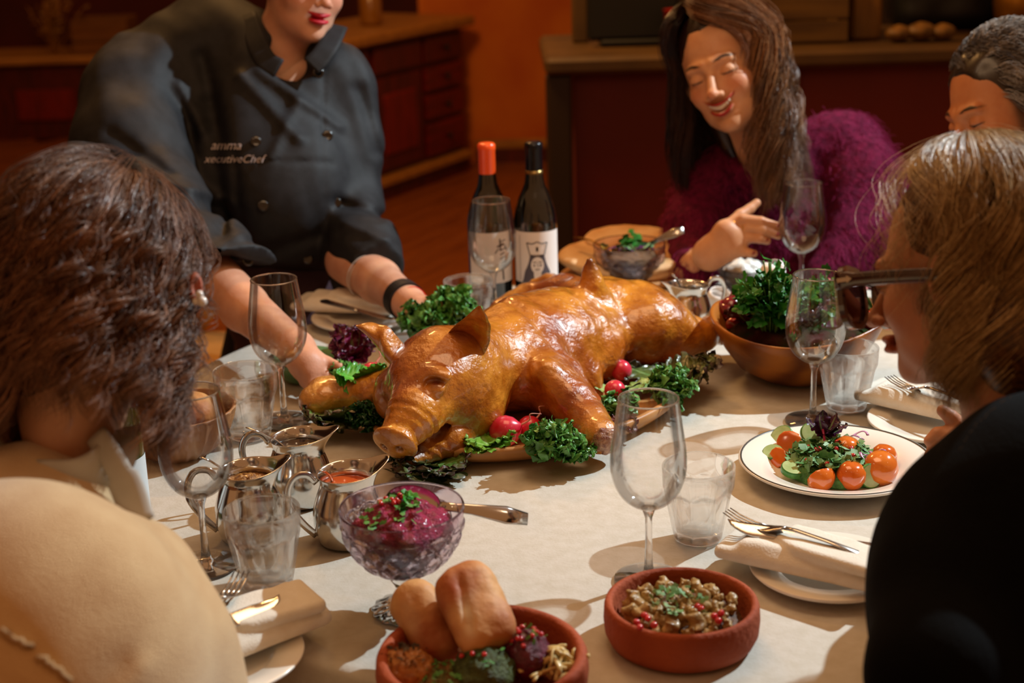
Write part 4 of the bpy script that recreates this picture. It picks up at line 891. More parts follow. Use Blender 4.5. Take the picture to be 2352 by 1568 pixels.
mb = MB(); sa = bc+[.012, .022, .022]; spoon(mb, sa, P(1212, 1192, .088), .020, .032, (-.1, -.75, .66), hw=.0105)
thing(mb, 'serving_spoon', steel, 'large steel serving spoon resting in the beetroot relish', 'spoon')
# bread rolls
bread_m = pm('crusty roll', '#c88a4c', '#b87038', scale=14, rough=.6, bump=.35, bscale=120, attr=True, sss=.1)
def roll(a, b, r, flat, label, seed, upn, scar=True):
    a = np.array(a); b = np.array(b); c = (a+b)/2; L = np.linalg.norm(b-a)/2; x = (b-a)/(2*L); u = np.array(upn, float); u -= x*(u@x); u /= np.linalg.norm(u); y = np.cross(u, x); R_ = np.stack([x, y, u], 1)
    def f(Q):
        q = (Q-c)@R_; qs = q*np.array([1, 1, r/flat], np.float32); t_ = np.clip(qs[:, 0], -(L-r*.86), L-r*.86); t3 = np.stack([t_, 0*t_, 0*t_], 1); d = (np.sqrt((abs(qs-t3)**2.5).sum(1)**.8)-r*(1-.10*(q[:, 0]/L)**2-.06*q[:, 0]/L))*.72
        if scar: d = d+.004*np.exp(-((q[:, 1]+r*.35+.25*q[:, 0])/.0045)**2)*np.clip((L*.75-abs(q[:, 0]))*60, 0, 1)*(q[:, 2] > 0)
        return d+.0022*vnoise(Q+seed, 34)+.0008*vnoise(Q, 110)
    V, Fq = sdf_mesh(f, c-L*1.2, c+L*1.2, .0022); q = (V-c)@R_
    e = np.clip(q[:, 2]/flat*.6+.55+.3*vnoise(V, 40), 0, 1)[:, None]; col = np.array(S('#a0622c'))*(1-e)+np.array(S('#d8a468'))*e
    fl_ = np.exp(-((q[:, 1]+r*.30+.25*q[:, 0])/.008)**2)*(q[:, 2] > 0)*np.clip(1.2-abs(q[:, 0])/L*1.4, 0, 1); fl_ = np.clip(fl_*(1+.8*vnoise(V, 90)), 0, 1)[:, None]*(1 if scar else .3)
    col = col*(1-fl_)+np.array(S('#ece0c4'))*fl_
    return tag(qmesh('bread_roll', V, Fq, bread_m, col=col), label, 'bread roll', 'crusty rolls in the terracotta dish')
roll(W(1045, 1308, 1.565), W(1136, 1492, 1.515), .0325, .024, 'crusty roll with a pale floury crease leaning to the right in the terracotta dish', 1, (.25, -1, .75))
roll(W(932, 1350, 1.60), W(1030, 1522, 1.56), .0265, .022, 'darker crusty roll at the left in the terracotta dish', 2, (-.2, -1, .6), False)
# dips in the larger dish
t2 = np.array([T2.location.x, T2.location.y, TZ+.016])
def heap(name, x, y, z, r, h, label, m, seed, lumps, lr=(.003, .006), herbs=0, poms=0, hm=None, res=.0018):
    c = P(x, y, z); o = empty(name, (c[0], c[1], TZ+.014), label, 'dip'); V, Fq = mound((c[0], c[1], TZ+z), r, h, seed, lumps=lumps, lr=lr, res=res)
    V[:, 2] = np.maximum(V[:, 2], TZ+.014); qmesh('heap', V, Fq, m, parent=o)
    if herbs: flecks('chopped_herbs', sprinkle(V, c, r*.8, herbs, seed), hm or herb_m, .0035, o, seed)
    if poms: seeds(sprinkle(V, c, r*.7, poms, seed+1, .001), .0033, o, seed)
    rebase(o); return o
heap('hummus', 935, 1540, .028, .030, .022, 'orange spiced hummus heap at the left of the dips dish', pm('hummus', '#b8742c', '#8a4c18', scale=120, rough=.45, bump=.8, bscale=260, coat=.2), 21, 26, herbs=30, hm=pm('dark herb', '#3a2408', rough=.6))
heap('green_dip', 1112, 1545, .03, .032, .026, 'coarse grey-green aubergine dip in the middle of the dips dish', pm('green dip', '#4c5a22', '#2f3c14', scale=110, rough=.5, bump=1, bscale=320), 22, 60, (.003, .007), herbs=12, poms=5)
heap('beetroot_ball', 1212, 1508, .036, .0245, .026, 'dark magenta beetroot ball topped with pomegranate seeds', pm('dark beet', '#4e0824', '#6c0f34', scale=140, rough=.3, coat=.4, bump=.8, bscale=400), 23, 40, herbs=14, poms=12)
heap('nut_mix', 1035, 1570, .022, .034, .014, 'chopped herb and nut salad at the front of the dips dish', pm('nut mix', '#8a5a24', '#4c5a20', scale=90, rough=.5, bump=1, bscale=300), 24, 40, herbs=50)
sl = empty('cabbage_slaw', tuple(P(1275, 1560, .02)), 'pale shredded cabbage slaw with black seeds at the right of the dips dish', 'slaw'); rg = np.random.RandomState(4)
slm = pm('slaw', '#dcc488', '#c8a860', scale=30, rough=.35, coat=.3); s0 = P(1272, 1545, .022)
for k in range(46):
    a = rg.rand()*6.28; q = rg.rand()**.6*.027; c = s0+[q*math.cos(a), q*math.sin(a), .002+.022*(1-q/.03)*rg.rand()+.004]; b_ = rg.rand()*6.28; v1 = np.array([math.cos(b_), math.sin(b_), rg.randn()*.5])*.014; mb = MB()
    addsweep(mb, spline([c-v1, c-v1*.4+[0, 0, .006*rg.rand()], c+v1*.4+rg.randn(3)*.004, c+v1+[0, 0, -.003]], 9), .0024, .0012, rg.randn(3), 6, 3)
    Vv = mb.V[0]; Vv[:, 2] = np.maximum(Vv[:, 2], TZ+.015); mb.build('cabbage_shred', slm, sl)
rebase(sl)
# stew of mushrooms and beans
st = empty('mushroom_stew', (T1.location.x, T1.location.y, TZ+.013), 'brown mushroom stew with herbs and pomegranate in the right terracotta dish', 'stew'); c1_ = np.array([T1.location.x, T1.location.y, TZ+.013])
mush = pm('mushroom', '#b8965c', '#8a683a', scale=50, rough=.4, coat=.3, bump=.4, bscale=150); mushd = pm('brown stew', '#6a4420', '#46280f', scale=70, rough=.5, coat=.15, bump=.8, bscale=220)
V, Fq = mound((c1_[0], c1_[1], TZ+.022), .066, .016, 31, lumps=110, lr=(.004, .008), res=.002); V[:, 2] = np.maximum(V[:, 2], TZ+.014); qmesh('sauce', V, Fq, mushd, parent=st); hV = V
rg = np.random.RandomState(9); spots = [(1500, 1392), (1562, 1383), (1450, 1415), (1615, 1410), (1700, 1415), (1640, 1390), (1480, 1440), (1690, 1445), (1430, 1440), (1540, 1405), (1590, 1440), (1515, 1470), (1660, 1475), (1560, 1480), (1460, 1470), (1620, 1465), (1480, 1405), (1555, 1440)]
tmpl = [lump((0, 0, 0), (.0135, .0115, .009), s, res=.0018, n1=.5, f1=1.5, n2=.16, f2=4) for s in range(5)]; tm = [None]*5
for i in range(46):
    a_ = i*2.4; q_ = .060*math.sqrt((i+.5)/46); c = np.array([c1_[0]+q_*math.cos(a_), c1_[1]+q_*math.sin(a_), TZ+.034+.008*(1-q_/.06)+.004*rg.rand()]); k = i % 5
    if tm[k] is None: o = qmesh('mushroom', *tmpl[k], mush, parent=st); tm[k] = o.data
    else: o = bpy.data.objects.new('mushroom', tm[k]); COL.objects.link(o); o.parent = st
    o.location = c; o.rotation_euler = (rg.rand()*3, rg.rand()*3, rg.rand()*6); s = (.85, .5, .62, .9, .45)[i % 5]*(.85+.3*rg.rand()); o.scale = (s,)*3
flecks('chopped_herbs', [q+[0, 0, .013] for q in sprinkle(hV, P(1560, 1425, .03), .032, 44, 3)], pm('coriander', '#5c8c4a', '#8aa878', scale=40, rough=.5), .0055, st, 3)
seeds([P(x, y, .049) for x, y in ((1488, 1420), (1470, 1440), (1480, 1412), (1602, 1392), (1656, 1408), (1650, 1425), (1502, 1435), (1462, 1428), (1610, 1398), (1640, 1414))], .0046, st, 5); rebase(st)
# tomato salad
sd = empty('tomato_salad', (pS[0], pS[1], TZ+.008), 'orange tomato, cucumber and herb salad with purple basil on the rimmed plate', 'salad')
tom = pm('orange tomato', '#c85414', '#dc7826', scale=18, rough=.15, coat=.9, sss=.15); tomin = pm('tomato flesh', '#e06a28', '#c84a1c', scale=80, rough=.2, coat=.6); cuk = pm('cucumber skin', '#2f6e2c', '#5a9a48', scale=120, rough=.4); cukin = pm('cucumber flesh', '#b8c890', '#9ab070', scale=60, rough=.25, coat=.4)
V, Fq = mound((pS[0], pS[1], TZ+.012), .066, .022, 41, lumps=70, lr=(.005, .010), res=.0025); o = qmesh('greens_base', V, Fq, pm('salad greens', '#2c5a24', '#4c8038', scale=110, rough=.5, bump=1, bscale=300), parent=sd); hS = V
def wedge(c, r, a, el, kind=0):
    Vt, Ft = lathe_v([(0, -1), (.5, -.86), (.86, -.5), (1, 0), (.9, .45), (.6, .8), (.15, .92), (0, .88)], 26)
    Vt = Vt*r; 
    if kind: Vt[:, 1] = np.where(Vt[:, 1] > 0, Vt[:, 1]*.12, Vt[:, 1])
    Vt = Vt@(Rz(a)@Rx(el)).T+c; o_ = qmesh('tomato_half', Vt, Ft, tom, parent=sd); return o_
for (x, y, z, r, a, el, k) in ((1885, 1096, .020, .0195, .3, .5, 1), (1955, 1092, .022, .0200, .6, .2, 0), (2022, 1075, .026, .0240, -.4, .4, 0), (1812, 1016, .024, .0180, 2.6, .6, 1), (1945, 1032, .034, .0190, 1.0, .3, 0), (1785, 1050, .018, .0150, 2.2, .5, 1), (2030, 1048, .022, .018, 1.5, .2, 0)): wedge(P(x, y, z), r, a, el, k)
def cuke(c, r, t, nr_):
    nr_ = np.array(nr_, float)/np.linalg.norm(nr_); s_ = np.cross(nr_, [.1, .3, .9]); s_ /= np.linalg.norm(s_); R_ = np.stack([s_, np.cross(nr_, s_), nr_], 1)
    V_, F_ = lathe_v([(0, -t), (r*.93, -t), (r*.93, t), (0, t)], 26); o_ = qmesh('cucumber_slice', V_@R_.T+c, F_, cukin, parent=sd, smooth=False)
    V_, F_ = lathe_v([(r*.92, -t*1.02), (r, -t*.8), (r, t*.8), (r*.92, t*1.02)], 26); qmesh('cucumber_skin', V_@R_.T+c, F_, cuk, parent=o_)
cuke(P(1822, 1078, .020), .0165, .0045, (.1, -.25, 1)); cuke(P(2000, 1092, .022), .0165, .003, (.3, -1, .25)); cuke(P(1796, 1000, .026), .016, .003, (-.5, -.4, .8)); cuke(P(1862, 995, .030), .015, .003, (.2, -.8, .6)); cuke(P(1775, 1040, .018), .014, .004, (-.2, -.4, 1))
flecks('chopped_herbs', sprinkle(hS, (pS[0]-.006, pS[1]+.004), .056, 210, 8, .004), pm('salad herbs', '#3a7a34', '#9ab88a', scale=30, rough=.5), .0095, sd, 8)
seeds([q+[0, 0, .004] for q in sprinkle(hS, (pS[0]-.01, pS[1]-.01), .04, 11, 9)], .0042, sd, 9)
bas = (S('#5a1a48'), S('#36102c'))
for i, (a, el) in enumerate(((.3, 1.15), (2.2, 1.0), (3.9, .6), (5.2, .7), (1.2, .5), (4.6, .25), (-.4, .35))):
    Vl, Fl, cc = leaf_mesh(.034, .013, .0022, 70+i, *bas, nu=18, nv=11, curl=.25, frill=.5); R_ = Rz(a)@Rx(el); cb_ = P(1893, 1000, .045)
    o_ = qmesh('purple_basil_leaf', Vl@R_.T+cb_, Fl, kale_m, col=cc, parent=sd)
mb = MB(); tube(mb, [P(1893, 1040, .030), P(1894, 1010, .045), P(1890, 985, .058)], .0018, 6); mb.build('basil_stem', pm('basil stem', '#a01a50', rough=.4), sd)
for i, (x, y, z, r) in enumerate(((1975, 1000, .036, .011), (2015, 1040, .042, .010), (1990, 1045, .040, .008))):
    c = P(x, y, z); t = np.linspace(0, 5, 20); mb = MB(); addsweep(mb, [c+[r*math.cos(q), r*math.sin(q), .003*math.sin(q*2+i)] for q in t], .0022, .0008, (0, 0, 1), 6); mb.build('onion_ring', pm('red onion', '#c890b8', '#8a4a80', scale=40, rough=.25, coat=.4), sd)
rebase(sd)
# wooden bowl with vegetables
WBC = P(1845, 752, .09)+np.array([0, .03, 0]); wbw = pm('carved bowl wood', '#a8641f', '#6a3410', scale=5, wave=2.2, rough=.35, stretch=(2, 2, 5), bump=.2, bscale=30)
def wfn(R_, Z, T): return R_*(1+.05*np.cos(T-3.0)*(Z > .02)+.03*np.cos(3*T+.6)*np.clip(Z/.1, 0, 1)+.0), Z*(1+.09*np.cos(2*T+.4)*(Z > .03))
wo = lathe('wooden_bowl', [(0, 0), (.055, 0), (.07, .004), (.098, .022), (.122, .05), (.138, .078), (.146, .095), (.1445, .099), (.138, .096), (.128, .078), (.108, .048), (.08, .022), (.05, .012), (0, .010)], wbw, 84, wfn, loc=(WBC[0], WBC[1], TZ+.001)); wo.scale = (.95, .95, 1); tag(wo, 'rustic carved wooden bowl full of raw vegetables and parsley', 'bowl')
wc = np.array([WBC[0], WBC[1], TZ])
vs = empty('vegetable_salad', tuple(wc+[0, 0, .012]), 'layer of dark salad leaves filling the wooden bowl', 'salad')
rg = np.random.RandomState(12)
for i in range(16):
    a = i*.39+rg.rand()*.3; q = .055+.045*rg.rand(); Vl, Fl, cc = leaf_mesh(.055, .028, .005, 200+i, *((S('#5a1230'), S('#3a0c22')) if i % 3 else (S('#24502a'), S('#3a7034'))), nu=24, nv=15, curl=.2)
    R_ = Rz(a+rg.randn()*.4)@Rx(.3+rg.rand()*.5); qmesh('leaf', Vl@R_.T+wc+[q*math.cos(a)*.85, q*math.sin(a)*.85, .088+.012*rg.rand()], Fl, kale_m, col=cc, parent=vs)
Vt, Ft = lathe_v([(0, -.06), (.04, -.055), (.08, -.035), (.115, .0), (.10, .012), (0, .02)], 40); Vt[:, 2] += .008*vnoise(Vt, 40); qmesh('packed_leaves', Vt+wc+[0, 0, .083], Ft, pm('packed leaves', '#203010', '#40101a', scale=30, rough=.9, bump=1, bscale=80, spec=.1), parent=vs); rebase(vs)
def sprig(c, h, spread, n, label, seed, mleaf, lsz=.012):
    rg = np.random.RandomState(seed); o = empty('parsley_bunch', tuple(c), label, 'herbs'); sm = MB(); lv = []
    for i in range(n):
        a = rg.rand()*6.28; q = rg.rand()**.5*spread; hh = h*(.75+.35*rg.rand()) if q < spread*.6 else h*(.45+.4*rg.rand()); e = c+[q*math.cos(a), q*math.sin(a), hh]; pth = spline([c+[q*.2*math.cos(a), q*.2*math.sin(a), 0], (c+e)/2+[0, 0, h*.1], e], 7); tube(sm, pth, .0011, 5)
        for k in range(5):
            t = .45+.55*rg.rand(); lv.append((pth[int(t*6)]+rg.randn(3)*.009, rg))
    sm.build('stem', pm('parsley stem', '#4c7a2c', rough=.5), o); mb = MB()
    for p_, _ in lv:
        R_ = Rz(rg.rand()*6.28)@Rx(rg.randn()*.6)@Ry(rg.randn()*.6); s = lsz*(.7+.6*rg.rand()); outl = []
        for k in range(15):
            t = -2.5+5.0*k/14; rr = s*(.80+.20*math.cos(t*3.6))*(1+.09*(-1)**k); outl.append((rr*math.sin(t), rr*math.cos(t)+s*.5, .18*s*math.cos(t*3.6)))
        V = np.array([(0, 0, -.1*s)]+outl); mb.add(V@R_.T+p_, [(0, k, k+1) for k in range(1, 15)])
    lo = mb.build('foliage', mleaf, o); tag(lo, kind='stuff'); rebase(o); return o
pars = pm('parsley leaf', '#2a7a1e', '#1c5616', scale=24, rough=.45, spec=.4)
sprig(P(1770, 775, .085), .115, .058, 60, 'big bunch of fresh parsley standing in the wooden bowl', 5, pars, .0125)
sprig(P(1880, 735, .085), .07, .04, 22, 'smaller loose parsley sprigs at the back right of the wooden bowl', 6, pars, .010)
def petal(c, r, m, label, cat, seed, name, n=3, grp=None):
    o = empty(name, tuple(c-[0, 0, r]), label, cat, grp); rg = np.random.RandomState(seed)
    for i in range(n):
        Vt, Ft = lathe_v([(0, -1), (.55, -.84), (.9, -.42), (1, 0), (.86, .5), (.8, .48), (.92, 0), (.82, -.38), (.5, -.76), (0, -.9)], 22); R_ = Rz(rg.rand()*6)@Rx(rg.randn()*.7+.6); s = r*(1-.22*i)
        qmesh('onion_layer' if 'onion' in name else 'petal', (Vt*s)@R_.T+c+rg.randn(3)*.002, Ft, m, parent=o)
    rebase(o)
pickm = pm('pickled onion', '#8a0c22', '#5a0818', scale=30, rough=.2, coat=.7)
petal(P(1683, 705, .098), .024, pickm, 'deep red onion petals at the left rim of the wooden bowl', 'onion', 1, 'red_onion')
petal(P(1702, 680, .105), .020, pm('pink pickle', '#a01848', '#780f34', scale=30, rough=.25, coat=.6), 'crimson pickled onion petals behind the deep red ones', 'onion', 2, 'red_onion')
def pepper(c, r, label, m, seed):
    V, Fq = lump(c, (r, r*.72, r*.8), seed, n1=.12, n2=.02); o = tag(qmesh('sweet_pepper', V, Fq, m), label, 'pepper')
pepper(P(1722, 735, .092), .020, 'orange pepper piece below the parsley, left of the wooden bowl', pm('orange pepper', '#d84a10', '#b02a08', scale=20, rough=.18, coat=.8), 3)
pepper(P(1690, 745, .086), .016, 'dark red pepper piece at the left rim of the wooden bowl', pm('red pepper', '#a01808', '#7a1006', scale=20, rough=.2, coat=.7), 4)
pepper(P(1985, 735, .098), .020, 'orange-red tomato at the right rim of the wooden bowl, by the blonde woman\'s lips', pm('red pepper2', '#c83410', '#8a1408', scale=20, rough=.2, coat=.7), 5)
pkm = pm('pink radish', '#d84a70', '#f0a0b0', scale=50, rough=.2, coat=.6)
for i, (x, y, z, r, lb) in enumerate(((1905, 668, .112, .024, 'glossy pink radish heap behind the wine glass in the wooden bowl'), (1952, 665, .112, .020, 'pink radish heap beside the spectacles in the wooden bowl'))):
    o = empty('pink_radish', tuple(P(x, y, z)-[0, 0, r]), lb, 'radish'); c = P(x, y, z); rg = np.random.RandomState(i)
    for k in range(6):
        V_, F_ = lathe_v([(0, -.12), (.85, -.1), (1, 0), (.85, .1), (0, .12)], 20); R_ = Rz(rg.rand()*6)@Rx(rg.randn()*.8); qmesh('radish_slice', (V_*r*.8)@R_.T+c+rg.randn(3)*.007, F_, pkm, parent=o)
    rebase(o)
# small white bowls behind
gwb = P(1700, 672); wbo = lathe('white_bowl', [(0, 0), (.03, 0), (.034, .004), (.046, .025), (.052, .045), (.0505, .0465), (.044, .027), (.03, .008), (0, .006)], glass_mix('milky glass', (.93, .92, .92), .8, .15), 40, loc=(gwb[0]+.01, gwb[1]+.02, TZ+.001)); tag(wbo, 'small pale glass bowl of white garlic sauce behind the parsley', 'bowl')
V, Fq = mound((gwb[0]+.01, gwb[1]+.02, TZ+.034), .042, .020, 51, lumps=18, lr=(.008, .014), res=.003); o = qmesh('garlic_sauce', V, Fq, pm('white cream', '#e8e8e0', rough=.35, coat=.3)); tag(o, 'white creamy garlic sauce heaped in the small pale bowl', 'sauce')
for i, (x, y, lb) in enumerate(((1648, 690, 'white onion petals on the cloth beside the steel jug'), (1775, 625, 'white flower petals poking out of the parsley'))):
    petal(P(x, y, .03 if i == 0 else .135), .022, pm('white petal', '#ece8e4', rough=.35, coat=.3), lb, 'onion' if i == 0 else 'flower', 7+i, 'white_onion' if i == 0 else 'white_flower', 4)
# flatbreads and grain salad
flat_m = pm('flatbread', '#e6c294', '#cc9458', scale=14, rough=.65, bump=.4, bscale=60)
def flatbread(c, r, t, label, seed, tilt=0, sx=1.15):
    V_, F_ = lathe_v([(0, 0), (.6, -.01*0), (.93, 0), (.99, .35), (1, .7), (.95, 1.0), (.75, .92), (.3, 1.05), (0, 1.0)], 60); V_ = V_*[r*sx, r, t]
    V_[:, :2] *= (1+.05*vnoise(np.c_[V_[:, :2], V_[:, 0]*0]+seed, 12))[:, None]; V_[:, 2] += .002*vnoise(V_+seed, 60)*(V_[:, 2] > t*.3); V_ = V_@Rx(tilt).T
    o = qmesh('flatbread', V_, F_, flat_m); o.location = c; return tag(o, label, 'flatbread', 'flatbreads stacked at the back')
fb = P(1440, 648); brd = lathe('bread_board', [(0, 0), (.96, 0), (1, .25), (1, .8), (.97, 1), (0, 1)], board_m, 60, loc=(fb[0]+.005, fb[1]+.03, TZ+.001)); brd.data.transform(Matrix.Diagonal((.135, .105, .014, 1))); tag(brd, 'round wooden board under the stacked flatbreads at the back', 'board')
flatbread((fb[0]+.015, fb[1]+.03, TZ+.016), .098, .020, 'bottom flatbread of the stack behind the grain salad bowl', 3, 0, 1.22)
flatbread((fb[0]+.0, fb[1]+.03, TZ+.037), .1, .018, 'large top flatbread of the stack behind the grain salad bowl', 1, .10, 1.32)
flatbread((fb[0]+.01, fb[1]+.105, TZ+.055), .06, .014, 'toasted brown flatbread piece at the very back of the stack', 5, .18, 1.5)
mb = MB(); spoon(mb, P(1398, 572, .075), P(1318, 545, .08), .012, .018, hw=.004); thing(mb, 'brass_spoon', pm('brass spoon', '#8a6424', metal=.9, rough=.3), 'small brass spoon lying on the flatbreads', 'spoon')
gc = np.array([b2.location.x, b2.location.y, TZ+.055]); gs = empty('grain_salad', tuple(gc-[0, 0, .03]), 'brown grain salad with cress and purple onion in the low crystal bowl', 'salad')
V, Fq = mound(gc, .055, .022, 61, lumps=90, lr=(.003, .006), res=.0026); qmesh('grains', V, Fq, pm('grains', '#8a6a3c', '#5a4424', scale=200, rough=.5, bump=1, bscale=400), parent=gs); qmesh('lower_filling', Vb*[.98, .98, 1]+gc, Fb, pm('grain dark', '#6a5030', '#4a3450', scale=120, rough=.5), parent=gs)
flecks('cress', [gc+[0, -.008, .022]+q*[.022, .012, .008] for q in np.random.RandomState(3).randn(26, 3)], pm('cress', '#8ab890', '#4c9050', scale=40, rough=.4), .0075, gs, 4)
flecks('parsley_leaf', [gc+[.002+q[0]*.012, .0, .040+q[2]*.006] for q in np.random.RandomState(4).randn(8, 3)], pars, .017, gs, 5)
for k in range(6):
    a = k*1.1; mb = MB(); c = gc+[.03*math.cos(a), .012*math.sin(a)-.01, .020]; addsweep(mb, spline([c-[.016, .002, 0], c+[0, 0, .006], c+[.016, -.004, 0]], 8), .003, .001, (0, 0, 1), 6); mb.build('onion_strip', pm('purple onion', '#7a3a78', '#4c1a50', scale=40, rough=.3), gs)
rebase(gs); mb = MB(); spoon(mb, gc+[.022, .004, .018], P(1570, 528, .115), .013, .02, (0, -.8, .6), hw=.0100); thing(mb, 'serving_spoon', steelb, 'steel spoon leaning right out of the grain salad bowl', 'spoon')
# green pickle bowl by the chef's hand
gb = P(672, 872); o = lathe('green_bowl', [(0, 0), (.03, 0), (.035, .003), (.05, .02), (.058, .038), (.0565, .0395), (.047, .022), (.03, .007), (0, .006)], pm('green glaze', '#5a8a5c', '#48784c', scale=20, rough=.25, coat=.4), 48, loc=(gb[0]+.02, gb[1]+.0, TZ+.001)); tag(o, 'small green bowl of pink pickled radish under the chef\'s hand', 'bowl')
pk = empty('pickled_radish', (gb[0]+.02, gb[1], TZ+.01), 'bright pink pickled radish slices in the small green bowl', 'pickles'); rg = np.random.RandomState(8)
for k in range(14):
    V_, F_ = lathe_v([(0, -.1), (.85, -.09), (1, 0), (.85, .09), (0, .1)], 20); R_ = Rz(rg.rand()*6)@Rx(rg.randn()*.5); a = rg.rand()*6.28; q = rg.rand()*.028; qmesh('radish_slice', (V_*.018)@R_.T+[gb[0]+.02+q*math.cos(a), gb[1]+q*math.sin(a), TZ+.030+.008*rg.rand()], F_, pm('hot pink', '#e02850', '#c01840', scale=60, rough=.2, coat=.5), parent=pk)
rebase(pk)
# fluted wooden bread bowl at left
fb2 = P(388, 1085); flw = pm('fluted bowl wood', '#a87a50', '#8c6040', scale=6, wave=3, rough=.5, stretch=(1, 1, 4), bump=.2, bscale=60)
def ffn(R_, Z, T):
    i = np.arange(R_.shape[0])[:, None]; return R_*(1-.055*abs(np.sin(T*11))**.7*((i > 0) & (i < 6))), Z
fo = lathe('bread_bowl', [(0, 0), (.045, 0), (.062, .014), (.076, .034), (.084, .054), (.0865, .064), (.0865, .068), (.082, .068), (.078, .054), (.066, .026), (.045, .012), (0, .01)], flw, 110, ffn, loc=(fb2[0]+.0, fb2[1]+.075, TZ+.001)); tag(fo, 'carved fluted wooden bowl with buns behind the left wine glass', 'bowl')
for i, (dx, dy, dz, r, lb) in enumerate(((.018, .0, .062, .040, 'browned bun on top at the right of the fluted bowl'), (-.035, .012, .056, .036, 'paler bun at the left of the fluted bowl'))):
    V, Fq = lump((0, 0, 0), (r, r*.95, r*.72), 6+i, res=.003, n1=.05, n2=.015); e = np.clip(.5+.6*vnoise(V, 45), 0, 1)[:, None]; o = qmesh('bun', V, Fq, bread_m, col=np.array(S('#e0b878'))*(1-e)+np.array(S('#b87a40'))*e); o.location = (fb2[0]+dx, fb2[1]+.075+dy, TZ+dz); tag(o, lb, 'bun', 'buns in the fluted bowl')
# extra plate and dish at left behind the tumbler
pq = P(520, 968); plate('side_plate', (pq[0]-.045, pq[1]+.01, 0), .075, 'small white plate behind the left wine glass', H=.012)
# chairs
pale = pm('painted chair cream', '#e2dcc4', '#d0c8ac', scale=10, rough=.4); tanc = pm('chair wood tan', '#c89858', '#b0803f', scale=6, rough=.4, stretch=(1, 1, 8))
def chair(x, y, rz, m, label, grp='wooden dining chairs'):
    r = empty('dining_chair', (x, y, 0), label, 'chair', grp, rz)
    MB().box((0, 0, .445), (.42, .40, .028), bev=.012).build('seat', m, r)
    for sx in (-1, 1):
        tube(MB(), [(sx*.18, .17, .0), (sx*.17, .165, .44)], .017, 10).build('leg', m, r)
        tube(MB(), spline([(sx*.19, -.21, 0), (sx*.18, -.18, .45), (sx*.185, -.21, .7), (sx*.19, -.25, .90)], 12), .017, 10).build('leg', m, r)
    MB().box((0, -.245, .87), (.39, .022, .075), bev=.01).build('top_rail', m, r)
    for s in (-1, 1): addsweep(MB(), spline([(s*.16, -.185, .47), (s*.06, -.2, .6), (-s*.07, -.22, .74), (-s*.16, -.245, .85)], 12), .018, .006, (0, 1, 0), 8, 3).build('cross_slat', m, r)
    for sx in (-1, 1): tube(MB(), [(sx*.175, .16, .2), (sx*.18, -.18, .2)], .009, 8).build('stretcher', m, r)
    return r
chair(-.70, 2.52, math.radians(-110), pale, 'cream painted cross-back chair at the left of the table, behind the curly hair')
chair(-.63, 3.42, math.radians(176), tanc, 'tan wooden chair beside the chef behind the white plates')
chair(.68, 3.50, math.radians(175), tanc, 'tan wooden chair the laughing woman sits on')
chair(1.22, 2.86, math.radians(122), tanc, 'tan wooden chair the grey haired man sits on')
chair(.90, 1.22, math.radians(40), tanc, 'tan wooden chair the blonde woman sits on')
chair(-.56, 1.08, math.radians(-36), tanc, 'tan wooden chair the curly haired woman sits on')
